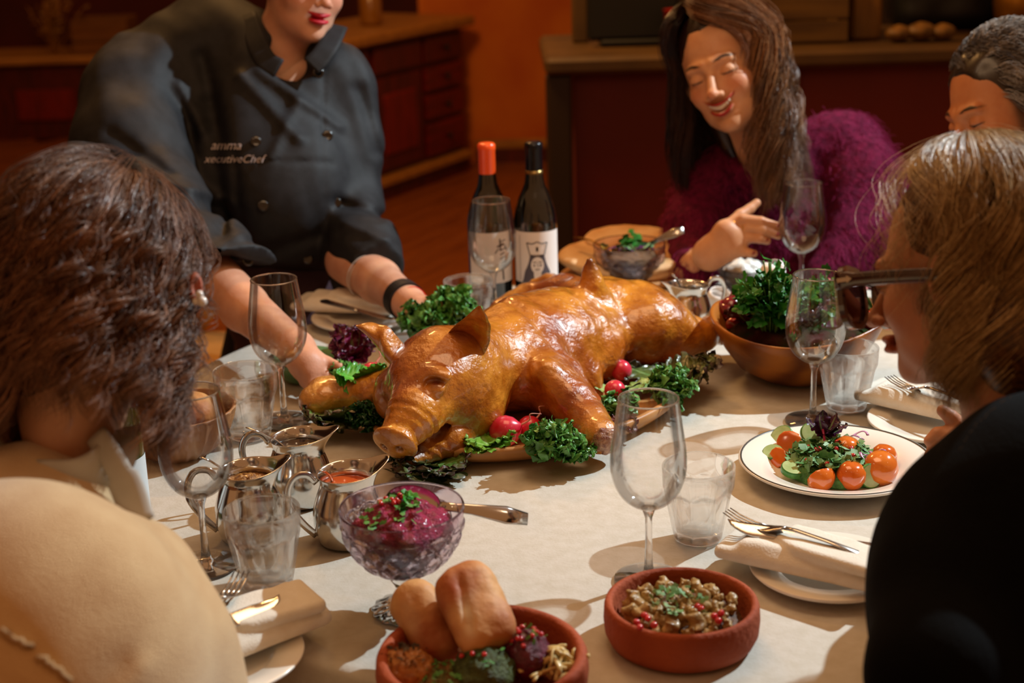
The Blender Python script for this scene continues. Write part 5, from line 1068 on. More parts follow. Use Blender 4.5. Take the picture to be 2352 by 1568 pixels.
# ------------------------------------------------ people
skin_m = pm('skin', '#c88a64', '#ece0da', attr=True, scale=30, rough=.48, sss=.18, bump=.12, bscale=300, spec=.4)
def frame(a, b, c):
    """head axes: yaw a (+ = looks to image left), nod b, tilt c (+ = crown to image left); columns person's left, back, up"""
    a, b, c = map(math.radians, (a, b, c)); Fv = -fw*math.cos(a)-rt*math.sin(a); Fp_ = Fv*math.cos(b)-up*math.sin(b); U = up*math.cos(b)+Fv*math.sin(b)
    s_ = np.cross(-Fp_, U); U2 = U*math.cos(c)-rt*math.sin(c); U2 -= Fp_*(U2@Fp_); U2 /= np.linalg.norm(U2); return np.stack([np.cross(-Fp_, U2), -Fp_, U2], 1)
def head_sdf(q, smile=0, fem=1, beard=0):
    """q: head-local coordinates in metres"""
    j = .0 if fem else .005; x = q[:, 0]; q2 = q.copy(); q2[:, 0] = abs(x)
    d = ell(q, (0, .016, .040), (.074, .094, .082)); d = smin(d, ell(q, (0, -.018, -.020), (.063+j, .068, .086)), .03)
    d = smin(d, ell(q, (0, -.030, -.074), (.046+j, .046, .034)), .03); d = smin(d, ell(q, (0, -.070, -.096), (.019+j, .016, .015+j*.5)), .022)
    d = smin(d, ell(q2, (.036, -.060, -.030-.002*smile), (.021, .018+.003*smile, .020)), .02)
    d = smin(d, cap(q2, (.008, -.087, .016), (.040, -.078, .017), .008, .007), .016)
    d = smax(d, -ell(q2, (.031, -.098, -.001), (.0175, .0125, .0105)), .010)
    d = smin(d, ell(q2, (.031, -.0765, -.003), (.0140, .0130, .0115)), .003)
    d = smax(d, -chain(q2, [(.018, -.0885, -.0065), (.031, -.0925, -.0095), (.044, -.086, -.0065)], [.0009, .0012, .0009], .002), .0015)
    d = smin(d, cap(q, (0, -.086, .006), (0, -.110, -.034), .0065, .0088), .012); d = smin(d, ell(q, (0, -.1135, -.037), (.0098, .0098, .0085)), .006)
    d = smin(d, ell(q2, (.0115, -.1025, -.040), (.0072, .0088, .0066)), .005); d = smax(d, -ell(q2, (.0062, -.1075, -.0465), (.0034, .0050, .0036)), .003)
    w = 1+.22*smile; zz = smile*.012*(q2[:, 0]/.024)**2
    qm = q2.copy(); qm[:, 2] -= zz; qm[:, 1] -= (q2[:, 0]/.03)**2*.010
    d = smin(d, ell(qm, (0, -.0950, -.0600), (.0235*w, .0085, .0050)), .005); d = smin(d, ell(qm, (0, -.0935, -.0715-.004*smile), (.0200*w, .0090, .0058)), .005)
    if smile > .5: d = smax(d, -ell(qm, (0, -.1000, -.0660), (.0225*w, .012, .0072)), .002)
    else: d = smax(d, -chain(qm, [(0, -.1035, -.0652), (.014, -.1020, -.0650), (.0265, -.096, -.0645)], [.0013, .0012, .001], .002), .0015)
    d = smax(d, -cap(qm, (0, -.0985, -.082), (.012, -.0965, -.082), .004, .002), .008)
    e = ell(q2, (.079, .012, -.008), (.0085, .018, .031), Rx(-.2)@Rz(.35)); e = smax(e, -ell(q2, (.088, .010, -.006), (.006, .011, .021), Rx(-.2)@Rz(.35)), .004); d = smin(d, e, .006)
    return d
def head_col(q, base, lip, smile=0, brow=None, blush=None, lash=None, beard=None):
    x = abs(q[:, 0]); zz = smile*.012*(x/.024)**2; w = 1+.22*smile; c = np.tile(np.array(base), (len(q), 1)); qy = q[:, 1]; z = q[:, 2]-zz
    def mixc(m, cc, c): m = np.clip(m, 0, 1)[:, None]; return c*(1-m)+np.array(cc)*m
    if blush is not None: c = mixc(.45*np.exp(-(((x-.040)/.020)**2+((q[:, 2]+.030)/.018)**2))*(qy < -.03)+.4*np.exp(-(((x)/.012)**2+((q[:, 2]+.037)/.012)**2))*(qy < -.1), blush, c)
    m = (1.08-np.sqrt((x/(.0265*w))**2+((z+.0662+.001*smile)/(.0110+.0015*smile))**2))*7*(qy < -.082); m = m*np.clip((abs(np.sqrt((x/(.0225*w))**2+((z+.0660)/.0072)**2)) > 1.0)+(1-smile), 0, 1); c = mixc(m, lip, c)
    if brow is not None: c = mixc((1-np.sqrt(((x-.031)/.020)**2+((q[:, 2]-.0185-.004*np.cos((x-.033)*90))/.0034)**2))*4*(qy < -.05), brow, c)
    if lash is not None: c = mixc((1-np.sqrt(((x-.031)/.0165)**2+((q[:, 2]+.0085-.25*(x-.031)**2*40)/.0019)**2))*4*(qy < -.07), lash, c)
    if beard is not None: c = mixc(.75*np.clip((-.045-q[:, 2])*60, 0, 1)*(qy < .03)*(1-np.clip(m, 0, 1))+.9*np.exp(-(((qy-.0+.02)/.014)**2))*np.clip((.03-q[:, 2])*30, 0, 1)*(x > .05), beard, c)
    return c
def sdf_local(f, c, R, lo, hi, res):
    V, Fq = sdf_mesh(f, lo, hi, res); return V@R.T+c, Fq, V
def make_head(c, R, neck_to, neck_r, s=1., res=.0023, **kw):
    colk = {k: kw.pop(k) for k in ('base', 'lip', 'brow', 'blush', 'lash', 'beard') if k in kw}; nl = (np.array(neck_to)-c)@R/s
    def f(q):
        d = head_sdf(q, **kw); n = chain(q, [(0, .022, -.045), tuple((np.array([0, .022, -.045])+nl)*.5+[0, .004, 0]), tuple(nl)], [.050, neck_r*.94, neck_r*1.1], .03); return smin(d, n, .022)
    lo = np.minimum([-.11, -.14, -.14], nl-.09); hi = np.maximum([.11, .13, .14], nl+.09)
    V, Fq, q = sdf_local(f, np.zeros(3), np.eye(3), lo, hi, res); return (V*s)@R.T+c, Fq, head_col(q, smile=kw.get('smile', 0), **colk)
def limb(pts, rs, res=.003, k=.012, extra=None, pad=.02, n=0):
    pts = [np.array(p, float) for p in pts]; lo = np.min(pts, 0)-max(rs)-pad; hi = np.max(pts, 0)+max(rs)+pad
    def f(Q):
        d = chain(Q, pts, rs, k)
        if extra: d = extra(Q, d)
        return d
    return sdf_mesh(f, lo, hi, res)
def hand_f(palm, fingers, k=.007):
    """palm: list of (a,b,ra,rb); fingers: list of (points, radii)"""
    def f(Q, d=None):
        for a, b, ra, rb in palm: e = cap(Q, a, b, ra, rb); d = e if d is None else smin(d, e, .014)
        fs = None
        for pts, rs in fingers:
            e = chain(Q, pts, rs, .003); fs = e if fs is None else smin(fs, e, .0015)
        return smin(d, fs, k)
    return f
def body_mesh(name, parts, parent, cols):
    V, Fq = joinparts([(a[0], a[1]) for a in parts]); C_ = np.concatenate([a[2] if len(a) > 2 else np.tile(np.array(cols), (len(a[0]), 1)) for a in parts]); return qmesh(name, V, Fq, skin_m, col=C_, parent=parent)
def fold2(Q, A_, B_, w, amp):
    """crease line seen face on: ignores depth"""
    n = fw; q = Q-A_; q = q-np.outer(q@n, n); ab = B_-A_; ab = ab-n*(ab@n); t = np.clip((q@ab)/(ab@ab), 0, 1); return amp*np.exp(-((q-t[:, None]*ab)**2).sum(1)/(w*w))
def surf(V, x, y, r=6):
    """point of a mesh first met by the sight line at a picture position"""
    v = V-CAM; D = v@fw; u = 1176+F*(v@rt)/D; w = 784-F*(v@up)/D; m = np.hypot(u-x, w-y) < r
    if not m.any(): m = np.zeros(len(V), bool); m[np.argmin(np.hypot(u-x, w-y))] = True
    k = np.where(m)[0][np.argmin(D[m])]; return V[k]
def wmm(*a):
    A_ = np.array([W(*p) for p in a]); return A_
def cloth_fold_noise(Q, a=.005, s=9, st=(1, 1, .45)): return a*vnoise(Q*st, s)+a*.45*vnoise(Q*st+5, s*2.3)
def hairdo(name, c, R, root, mat, colA, colB, n_cl=120, per=16, seed=1, L=.14, curl=.006, freq=3., dmin=.0, dmax=.03, face=62, part=.012, ends=.5, rad=.0006, K=22, rng_phi=(-180, 180), clump=.008, back=0, drop=None, rads=(.080, .100, .090), c0=(0, .016, .042), jit=0, tmax=98, Lvar=.35, phmin=0, scol=None, inward=.2, frizz=.0):
    rg = np.random.RandomState(seed); P_ = []; cl = []; dn = np.array([0, 0, -1.])@R if drop is None else np.array(drop)
    for g in range(n_cl):
        ph = math.radians(rng_phi[0]+(rng_phi[1]-rng_phi[0])*rg.rand()); de = dmin+(dmax-dmin)*rg.rand()**.7; s0 = part; th0 = math.radians(6+ (34*rg.rand() if rg.rand() < .45 else 8*rg.rand()))
        sgn = 1 if math.sin(ph) >= 0 else -1; tm = math.radians(tmax+rg.randn()*6); Lg = L*(1-Lvar*rg.rand()); w0 = rg.rand()*6.28; fr_ = freq*(.75+.5*rg.rand()); ca = curl*(.5+rg.rand())
        h = rg.rand()
        fb = max(abs(math.degrees(ph)), face+rg.rand()*14); ph1 = sgn*math.radians(min(fb, 180))
        for k in range(per):
            o = rg.randn(3)*clump; ph_k = ph+rg.randn()*.05; t = np.linspace(0, 1, K); arc = .125; tot = arc+Lg; s1 = arc/tot
            u = np.clip(t/s1, 0, 1); u2 = np.clip((t-s1)/(1-s1+1e-9), 0, 1); th = th0+(tm-th0)*u**.92; pw = u*u*(3-2*u); ph_k = sgn*max(abs(ph_k), math.radians(phmin)); p = ph_k+(ph1-ph_k)*pw
            rr = np.array(rads)+de; pos = np.array(c0)+np.stack([np.sin(th)*np.sin(p)*rr[0], -np.sin(th)*np.cos(p)*rr[1], np.cos(th)*rr[2]], -1)
            pos[:, 0] += part*(1-u)
            pos = pos+u2[:, None]*dn*Lg; out = np.stack([np.sin(p), -np.cos(p), 0*p], -1); pos = pos-out*(inward*.08*u2**1.5)[:, None]*(1-2*h*ends) if ends is not None else pos
            wv = ca*np.clip(t*1.6-.15, 0, 1)**1.1; tang = np.stack([np.cos(p), np.sin(p), 0*p], -1)
            pos = pos+tang*(wv*np.cos(w0+6.28*fr_*t))[:, None]+out*(wv*np.sin(w0+6.28*fr_*t)*.8)[:, None]+o*(.35+.65*np.clip(t*2, 0, 1)*(1-.45*t))[:, None]
            if frizz: pos += np.cumsum(rg.randn(K, 3), 0)*frizz*t[:, None]
            P_.append(pos); cl.append(h*.7+.3*rg.rand())
    P_ = np.array(P_); W_ = P_@R.T+c; cl = np.array(cl)[:, None]; col = np.array(colA)*(1-cl)+np.array(colB)*cl
    return strands(name, W_, rad*(.7+.6*rg.rand(len(W_))), mat, root, col)
def scalp(c, R, root, mat, rads, c0, face_cut, res=.005, extra=None, lowcut=-.08, name='hair_mass'):
    def f(q):
        d = ell(q, c0, rads)
        if extra: d = extra(q, d)
        return smax(d, -face_cut(q), .01)+.003*vnoise(q, 40)
    V, Fq, q = sdf_local(f, c, R, (-.16, -.17, -.32), (.16, .2, .17), res); return qmesh(name, V, Fq, mat, parent=root)
def hair_mat(name, c2='#b0a090', rough=.34, spec=.5): return pm(name, '#3a2010', c2, attr=True, scale=200, rough=rough, spec=spec, coat=.15)
trouser = pm('dark trousers', '#14131a', rough=.8)
def legs(name, hip, kl, fl, m, parent, r=(.10, .075, .05)):
    """seated or standing legs: hip centre, knees, feet"""
    hip = np.array(hip); pts = []; ps = []
    for kn, ft, s in zip(kl, fl, (-1, 1)):
        ps.append((hip, kn, ft))
    def f(Q):
        d = ell(Q, hip, (.17, .14, .11))
        for h_, kn, ft in ps: d = smin(d, chain(Q, [np.array(h_)*.75+np.array(kn)*.25, kn, ft], list(r), .03), .05)
        return d+.004*vnoise(Q, 14)
    al = np.array([hip]+list(kl)+list(fl)); V, Fq = sdf_mesh(f, al.min(0)-.2, al.max(0)+.2, .016); V[:, 2] = np.maximum(V[:, 2], .006); qmesh(name, V, Fq, m, parent=parent)
    for ft, kn in zip(fl, kl):
        dv = np.array(kn)-hip; dv[2] = 0; dv /= np.linalg.norm(dv)+1e-6; c = np.array(ft); 
        V, Fq = sdf_mesh(lambda Q: smin(cap(Q, (c[0], c[1], .045), (c[0]+dv[0]*.12, c[1]+dv[1]*.12, .035), .045, .035), cap(Q, (c[0], c[1], .06), (c[0], c[1], .11), .045, .045), .02), (c[0]-.25, c[1]-.25, -.03), (c[0]+.25, c[1]+.25, .17), .01); V[:, 2] = np.maximum(V[:, 2], .003); qmesh('shoe', V, Fq, black, parent=parent)
# ======== chef
chef = empty('person', (-.62, 3.02, 0), 'person in a black double-breasted jacket leaning over to arrange the pig\'s garnish', 'person')
SKc = S('#d8a488'); CH = {}
Rc = frame(-34, 14, 0); mc = W(737, 44, 2.86); cc = mc-Rc@np.array([0, -.098, -.066])
nk = W(640, 165, 2.98)
hV = make_head(cc, Rc, nk, .052, base=SKc, lip=S('#b8182c'), smile=.45, fem=1, blush=S('#d08068'), brow=S('#3a2418'), lash=S('#1c1008'))
rfa = limb([W(470, 610, 2.70), W(560, 705, 2.58), W(680, 800, 2.42)], [.044, .041, .028]); hw = lambda *a: W(*a)
pal = [(W(680, 800, 2.42), W(705, 835, 2.385), .026, .026), (W(690, 815, 2.41), W(728, 848, 2.39), .022, .020), (W(700, 838, 2.39), W(712, 862, 2.375), .022, .017)]
fg = [([W(722, 822, 2.40), W(752, 832, 2.39), W(778, 842, 2.38)], [.0105, .0092, .0078]), ([W(728, 848, 2.39), W(748, 862, 2.38), W(762, 872, 2.375)], [.0095, .0088, .007]), ([W(722, 858, 2.385), W(734, 880, 2.375), W(742, 892, 2.37)], [.0095, .0088, .0072]), ([W(710, 862, 2.375), W(716, 886, 2.365), W(724, 898, 2.36)], [.0092, .0085, .007]), ([W(698, 856, 2.38), W(701, 878, 2.37), W(709, 890, 2.365)], [.0085, .0078, .0066])]
hf = hand_f(pal, fg); rh = sdf_mesh(lambda Q: smin(hf(Q), chain(Q, [W(560, 705, 2.58), W(680, 800, 2.42)], [.041, .028], .01), .015), W(640, 800, 2.44)-.12, W(730, 850, 2.38)+.12, .0022)
lfa = limb([W(800, 600, 2.86), W(870, 645, 2.76), W(935, 692, 2.66)], [.044, .040, .028])
pal = [(W(930, 690, 2.665), W(965, 708, 2.62), .026, .024), (W(940, 700, 2.65), W(960, 725, 2.61), .023, .020)]
fg = [([W(970, 698, 2.62), W(995, 690, 2.60), W(1008, 702, 2.585)], [.0105, .0095, .008]), ([W(975, 710, 2.61), W(998, 712, 2.59), W(1004, 730, 2.58)], [.0098, .009, .0075]), ([W(966, 722, 2.605), W(984, 736, 2.59), W(990, 752, 2.58)], [.0098, .009, .0075]), ([W(955, 728, 2.60), W(966, 748, 2.585), W(970, 762, 2.575)], [.0095, .0085, .007]), ([W(942, 722, 2.61), W(945, 744, 2.595), W(950, 756, 2.585)], [.0088, .008, .0068])]
hf2 = hand_f(pal, fg); lh = sdf_mesh(lambda Q: smin(hf2(Q), chain(Q, [W(870, 645, 2.76), W(935, 692, 2.66)], [.040, .028], .01), .015), W(950, 705, 2.62)-.13, W(950, 705, 2.62)+.13, .0022)
chest = sdf_mesh(lambda Q: ell(Q, W(630, 260, 3.02), (.15, .09, .15)), W(630, 260, 3.02)-.2, W(630, 260, 3.02)+.2, .01)
body_mesh('body', [hV, rh, rfa, lh, lfa, chest], chef, SKc)
jk = pm('black chef cloth', '#222327', '#18191c', scale=50, rough=.64, bump=.2, bscale=500, spec=.35)
RJ = np.stack([rt, fw, up], 1)
def jacket(Q):
    d = ell(Q, W(615, 350, 2.98), (.185, .125, .24), RJ)
    d = smin(d, ell(Q, W(640, 440, 2.93), (.150, .13, .15), RJ), .06)
    d = smin(d, ell(Q, W(655, 545, 3.00), (.110, .11, .085), RJ), .05)
    d = smin(d, chain(Q, [W(330, 190, 2.95), W(480, 110, 3.02), W(640, 150, 3.05), W(780, 170, 2.98)], [.095, .10, .08, .062], .05), .06)
    # right sleeve (image left)
    d = smin(d, chain(Q, [W(300, 230, 2.93), W(300, 350, 2.86), W(370, 490, 2.78), W(450, 590, 2.70), W(530, 655, 2.62)], [.100, .100, .092, .086, .088], .04), .025)
    # left sleeve (image right)
    d = smin(d, chain(Q, [W(805, 210, 2.98), W(812, 340, 2.98), W(805, 470, 2.96), W(830, 560, 2.87), W(862, 610, 2.80)], [.062, .060, .062, .060, .052], .04), .022)
    d = smin(d, chain(Q, [W(800, 600, 2.88), W(800, 690, 2.86)], [.05, .022], .02), .02)
    hem = (Q-W(655, 612, 2.9))@up; tor = abs((Q-W(650, 600, 3.0))@rt) < .095; d = np.where(tor, smax(d, -hem, .004), d)
    d = smax(d, cap(Q, W(513, 635, 2.645), W(513, 635, 2.645), 9, 9)*0-1, .001) if 0 else d
    for (a, b, w, am) in FOLDS: d = d+fold2(Q, W(*a, 2.9), W(*b, 2.9), w, am)
    d = d+cloth_fold_noise(Q, .008, 8)+.0035*vnoise(np.stack([(Q@rt)*1.0+(Q@up)*.35, Q@fw, (Q@up)*.35-(Q@rt)*.2], 1), 26)+.0016*vnoise(Q*(1, 1, .5), 34)
    # cut sleeves at the cuffs
    n1 = W(560, 700, 2.58)-W(450, 590, 2.70); n1 /= np.linalg.norm(n1); c1 = W(533, 640, 2.61); m1 = np.linalg.norm(Q-c1, axis=1) < .16; d = np.where(m1, smax(d, (Q-c1)@n1, .004), d)
    d = np.where(m1, smax(d, -cap(Q, W(505, 640, 2.65), W(590, 720, 2.54), .050, .062), .004), d)
    n2 = W(900, 670, 2.70)-W(830, 560, 2.87); n2 /= np.linalg.norm(n2); c2 = W(868, 622, 2.79); m2 = (np.linalg.norm(Q-c2, axis=1) < .085) & ((Q-c2)@rt > -.035); d = np.where(m2, smax(d, (Q-c2)@n2, .004), d)
    # neck opening
    d = smax(d, -chain(Q, [W(690, 60, 2.86), W(668, 128, 2.90), W(655, 150, 2.92)], [.085, .050, .030], .02), .008)
    return d*.85
FOLDS = [((560, 180), (700, 330), .012, -.010), ((600, 170), (780, 290), .010, -.008), ((460, 130), (520, 330), .016, .016), ((480, 240), (530, 470), .018, .018), ((420, 200), (470, 300), .012, -.012), ((520, 480), (575, 560), .014, .014), ((300, 330), (440, 430), .012, .010),
         ((380, 430), (540, 470), .010, -.010), ((400, 520), (540, 500), .010, .009), ((580, 385), (770, 382), .004, .004), ((740, 150), (760, 560), .003, .003), ((780, 470), (880, 500), .012, .012), ((800, 520), (900, 560), .010, -.010), ((740, 540), (600, 590), .012, .010), ((820, 200), (860, 340), .012, .009), ((690, 240), (640, 380), .010, -.006), ((555, 370), (570, 560), .010, .008)]
Vj, Fj = sdf_mesh(jacket, (-1.15, 2.5, .78), (-.1, 3.32, 1.75), .0058, lip=1.6)
# keep cloth clear of the table
qmesh('chef_jacket', Vj, Fj, jk, parent=chef)
colm = jk
def cuffband(ctr, n, r, wdt, th_, name, m, par, off=0, ell_=1.0, u=None):
    n = n/np.linalg.norm(n); s_ = np.cross(n, [0, 0, 1]); s_ /= np.linalg.norm(s_); t_ = np.cross(s_, n); g = []
    for a in np.linspace(0, 2*np.pi, 40, endpoint=False):
        dr = math.cos(a)*s_+math.sin(a)*t_*ell_; g.append([ctr+dr*r-n*wdt/2, ctr+dr*(r+th_)-n*wdt/2, ctr+dr*(r+th_)+n*wdt/2, ctr+dr*r+n*wdt/2, ctr+dr*r-n*wdt/2])
    V, Fc = grid(np.array(g), True); return qmesh(name, V, Fc, m, smooth=False, parent=par)
# stand collar
for k, (pth, wv) in enumerate((([(565, 35, 2.93), (590, 100, 2.89), (612, 140, 2.875), (640, 158, 2.87)], .02), ([(775, 60, 2.93), (757, 100, 2.885), (735, 132, 2.87), (715, 152, 2.865)], .02))):
    addsweep(MB(), spline([W(*q) for q in pth], 16), wv*np.ones(16), .003, fw, 10, 4).build('collar', jk, chef)
wb_ = W(928, 688, 2.668); cuffband(wb_, W(935, 692, 2.66)-W(870, 645, 2.76), .031, .026, .004, 'wristband', pm('black band', '#1a1a1c', rough=.5), chef)
cuffband(W(943, 698, 2.652), W(935, 692, 2.66)-W(870, 645, 2.76), .0295, .004, .0025, 'bracelet', pm('red band', '#d82a18', rough=.4), chef)
for i in range(2): cuffband(W(852-i*5, 640-i*4, 2.785), W(935, 692, 2.66)-W(870, 645, 2.76), .0425, .002, .001, 'bracelet', pm('pale bead', '#c8c0b8', rough=.3), chef)
but = pm('black button', '#060606', rough=.12, coat=1); butm = None
for (x, y) in ((731, 163), (756, 311), (776, 470), (711, 597), (583, 325), (604, 474), (570, 603)):
    p_ = surf(Vj, x, y); V, Fc = lathe_v([(0, 0), (.0095, 0), (.0105, .002), (.0095, .0045), (.006, .0035), (0, .0036)], 22); nrm_ = -fw*.9+rt*.25; nrm_ /= np.linalg.norm(nrm_); s_ = np.cross(nrm_, up); s_ /= np.linalg.norm(s_)
    R_ = np.stack([s_, np.cross(nrm_, s_), nrm_], 1); qmesh('button', V@R_.T+p_, Fc, but, parent=chef)
def surftext(txt, x, y, sz, name, m, par, V, rot=0):
    cu_ = bpy.data.curves.new(name, 'FONT'); cu_.body = txt; cu_.size = sz; cu_.extrude = .0004; cu_.shear = .35; to = bpy.data.objects.new(name, cu_); COL.objects.link(to); bpy.context.view_layer.update()
    me = bpy.data.meshes.new_from_object(to.evaluated_get(bpy.context.evaluated_depsgraph_get())); bpy.data.objects.remove(to)
    n = len(me.vertices); a = np.zeros(n*3); me.vertices.foreach_get('co', a); a = a.reshape(-1, 3); p_ = surf(V, x, y)
    c_, s_ = math.cos(rot), math.sin(rot); out = p_+np.outer(a[:, 0]*c_-a[:, 1]*s_, rt)+np.outer(a[:, 0]*s_+a[:, 1]*c_, up)-fw*.004
    for i, q in enumerate(out):     # drape the stitches on the cloth
        v = q-CAM; D = v@fw; sp = surf(V, 1176+F*(v@rt)/D, 784-F*(v@up)/D, 5); dd = (sp-CAM)@fw; out[i] = CAM+v*((dd-.002-a[i, 2])/D)
    me.vertices.foreach_set('co', out.ravel()); me.materials.append(m); o = bpy.data.objects.new(name, me); COL.objects.link(o); o.parent = par; return o
thr = pm('white thread', '#c8c0c4', rough=.7)
surftext('amma', 488, 343, .024, 'embroidered_name', thr, chef, Vj); surftext('xecutiveChef', 470, 371, .021, 'embroidered_title', thr, chef, Vj)
Vh, Fh, _ = sdf_local(lambda q: smax(smin(ell(q, (0, .03, .045), (.084, .098, .092)), ell(q, (0, .13, .03), (.04, .04, .04)), .03), -ell(q, (0, -.10, -.045), (.075, .085, .105)), .012), cc, Rc, (-.13, -.16, -.16), (.13, .2, .17), .006)
qmesh('hair', Vh, Fh, hair_mat('dark hair base'), col=np.tile(S('#2a160c'), (len(Vh), 1)), parent=chef)
apm = pm('mauve apron', '#4a3038', '#3a242c', scale=10, rough=.8)
Va, Fa = sdf_mesh(lambda Q: smin(chain(Q, [W(660, 560, 3.05), W(665, 690, 3.1), (-.47, 3.25, .35)], [.11, .125, .16], .05), ell(Q, (-.47, 3.22, .7), (.17, .12, .12)), .05)+cloth_fold_noise(Q, .008, 7), (-.8, 2.85, .2), (-.15, 3.5, 1.12), .012); qmesh('apron', Va, Fa, apm, parent=chef)
legs('trousers', (-.47, 3.27, .78), [(-.58, 3.25, .48), (-.36, 3.27, .48)], [(-.60, 3.3, .09), (-.34, 3.32, .09)], trouser, chef); rebase(chef)
# ======== laughing woman
wom = empty('person', (.66, 3.22, 0), 'laughing person in a fuzzy plum sweater with long wavy brown hair', 'person')
SKw = S('#d09a72'); Rw = frame(27, 14, 17); cw_ = W(1655, 246, 2.92)-Rw@np.array([0, -.098, -.066]); nw = W(1755, 365, 3.08)
hW = make_head(cw_, Rw, nw, .047, base=SKw, lip=S('#a8201c'), smile=1, fem=1, blush=S('#c86a48'), brow=S('#2a160c'), lash=S('#160a06'), s=1.06)
teeth = []
for s_ in range(-4, 5):
    x = s_*.0046; zc_ = -.0612+.012*(x/.024)**2; V, Fq = lathe_v([(0, -1), (.7, -.9), (1, -.4), (1, .6), (.8, 1), (0, 1)], 10); V = V*[.0024, .0022, .0056-.0004*abs(s_)]+[x, -.0945+(x/.03)**2*.011, zc_]; teeth.append((V*1.06@Rw.T+cw_, Fq))
V, Fq = joinparts(teeth); qmesh('teeth', V, Fq, pm('teeth', '#e8dcc8', rough=.25, coat=.4), parent=wom)
Vn, Fn = lathe_v([(0, -.001), (.0016, -.0006), (.0018, .0006), (0, .0014)], 10); qmesh('nose_stud', Vn+cw_+Rw@np.array([.0135, -.112, -.036]), Fn, pm('gold', '#d8a84c', metal=1, rough=.15), parent=wom)
Dh = 2.86; hp = lambda x, y, d=0: W(x, y, Dh+d)
wf = [([hp(1602, 600, .06), hp(1640, 585, .02)], [.026, .027])]
palw = [(hp(1625, 580, .02), hp(1672, 535), .027, .022), (hp(1632, 590, .02), hp(1685, 570), .025, .020), (hp(1665, 530), hp(1692, 560), .020, .019), (hp(1640, 570, .01), hp(1700, 540, .0), .02, .017)]
fgw = [([hp(1680, 512), hp(1706, 503, -.01), hp(1748, 508, -.02), hp(1790, 521, -.01)], [.0105, .0098, .0088, .0075]), ([hp(1690, 532), hp(1718, 522, -.012), hp(1752, 528, -.022), hp(1788, 541, -.012)], [.0108, .0100, .0088, .0075]),
       ([hp(1695, 553), hp(1720, 546, -.012), hp(1745, 548, -.02), hp(1762, 553, -.012)], [.0104, .0096, .0085, .0072]), ([hp(1690, 574), hp(1706, 578, -.01), hp(1722, 581, -.014), hp(1732, 582, -.012)], [.0098, .0088, .0078, .0068]), ([hp(1672, 520, .01), hp(1700, 494, .02), hp(1722, 480, .03), hp(1738, 466, .035)], [.0125, .0108, .0096, .0080])]
hfw = hand_f(palw, fgw); hh = sdf_mesh(lambda Q: smin(hfw(Q), chain(Q, [hp(1590, 610, .10), hp(1640, 578, .02)], [.030, .026], .01), .015), hp(1680, 540)-.13, hp(1680, 540)+.13, .0019)
fa2 = limb([W(1570, 640, 3.0), hp(1600, 605, .06)], [.034, .028])
chw = sdf_mesh(lambda Q: ell(Q, W(1765, 520, 3.2), (.10, .05, .08)), W(1765, 440, 3.16)-.2, W(1765, 440, 3.16)+.2, .01)
body_mesh('body', [hW, hh, fa2, chw], wom, SKw)
nailm = pm('dark red nail', '#8a1020', rough=.15, coat=1)
for (x, y, d) in ((1787, 517, -.018), (1785, 537, -.020), (1758, 550, -.020), (1728, 580, -.019)):
    V, Fc = lathe_v([(0, -.0005), (.004, 0), (.0044, .0008), (.0028, .0016), (0, .002)], 12); nn_ = (-fw+up*.5); nn_ /= np.linalg.norm(nn_); R_ = np.stack([rt*1.35, np.cross(nn_, rt), nn_], 1); qmesh('nail', V@R_.T+hp(x, y, d), Fc, nailm, parent=wom)
goldm = pm('gold', '#d8a84c', metal=1, rough=.15)
for (x, y, d, x2, y2) in ((1700, 505, -.006, 1748, 508), (1686, 514, -.004, 1700, 508), (1686, 536, -.006, 1718, 524), (1704, 527, -.008, 1752, 528)):
    o_ = cuffband(hp(x, y, d), hp(x2, y2, d)-hp(x, y, d), .0102, .0022, .0012, 'ring', goldm, wom)
plum = pm('plum mohair', '#641032', '#440822', scale=70, rough=.9, bump=.6, bscale=200, spec=.15)
def sweater(Q):
    d = ell(Q, W(1790, 560, 3.22), (.185, .12, .20), RJ); d = smin(d, chain(Q, [W(1640, 425, 3.20), W(1760, 395, 3.22), W(1900, 350, 3.20)], [.070, .075, .078], .05), .05)
    d = smin(d, chain(Q, [W(1625, 430, 3.18), W(1592, 530, 3.10), W(1585, 628, 3.02), W(1608, 612, 2.93)], [.062, .056, .048, .036], .03), .03)
    d = smin(d, chain(Q, [W(1935, 350, 3.20), W(1985, 430, 3.14), W(1975, 560, 3.05), W(1900, 640, 2.98)], [.082, .076, .066, .05], .03), .03)
    d = smin(d, chain(Q, [W(1690, 375, 3.12), W(1740, 385, 3.08), W(1800, 365, 3.12)], [.045, .05, .045], .03), .03); d = smax(d, -cap(Q, W(1725, 300, 3.03), W(1740, 345, 3.07), .050, .047), .008)
    return d+cloth_fold_noise(Q, .007, 9)+.003*vnoise(Q, 60)
Vs_, Fs_ = sdf_mesh(sweater, (.2, 2.75, .70), (1.0, 3.5, 1.5), .007); msk = 1
Vs_[:, 2] = np.where((np.hypot(Vs_[:, 0]-TC[0], Vs_[:, 1]-TC[1]) < TR+.01), np.maximum(Vs_[:, 2], TZ+.003), Vs_[:, 2]); qmesh('sweater', Vs_, Fs_, plum, parent=wom)
rg = np.random.RandomState(77); ids = rg.choice(len(Vs_), 9000); b0 = Vs_[ids]; cen = W(1790, 560, 3.22); nn_ = b0-cen; nn_ /= np.linalg.norm(nn_, axis=1)[:, None]; dv = nn_*.35+np.array([.15, -.1, -.75])+rg.randn(len(ids), 3)*.35; t = np.linspace(0, 1, 5)[None, :, None]
strands('mohair_fuzz', b0[:, None]+dv[:, None]*t*.028+nn_[:, None]*t*(1-t)*.02, .0005, pm('plum fuzz', '#86204a', rough=.8, spec=.15), wom); tag(wom.children[-1], kind='stuff')
hbm = hair_mat('brown hair', c2='#d0b8a8', rough=.36, spec=.5)
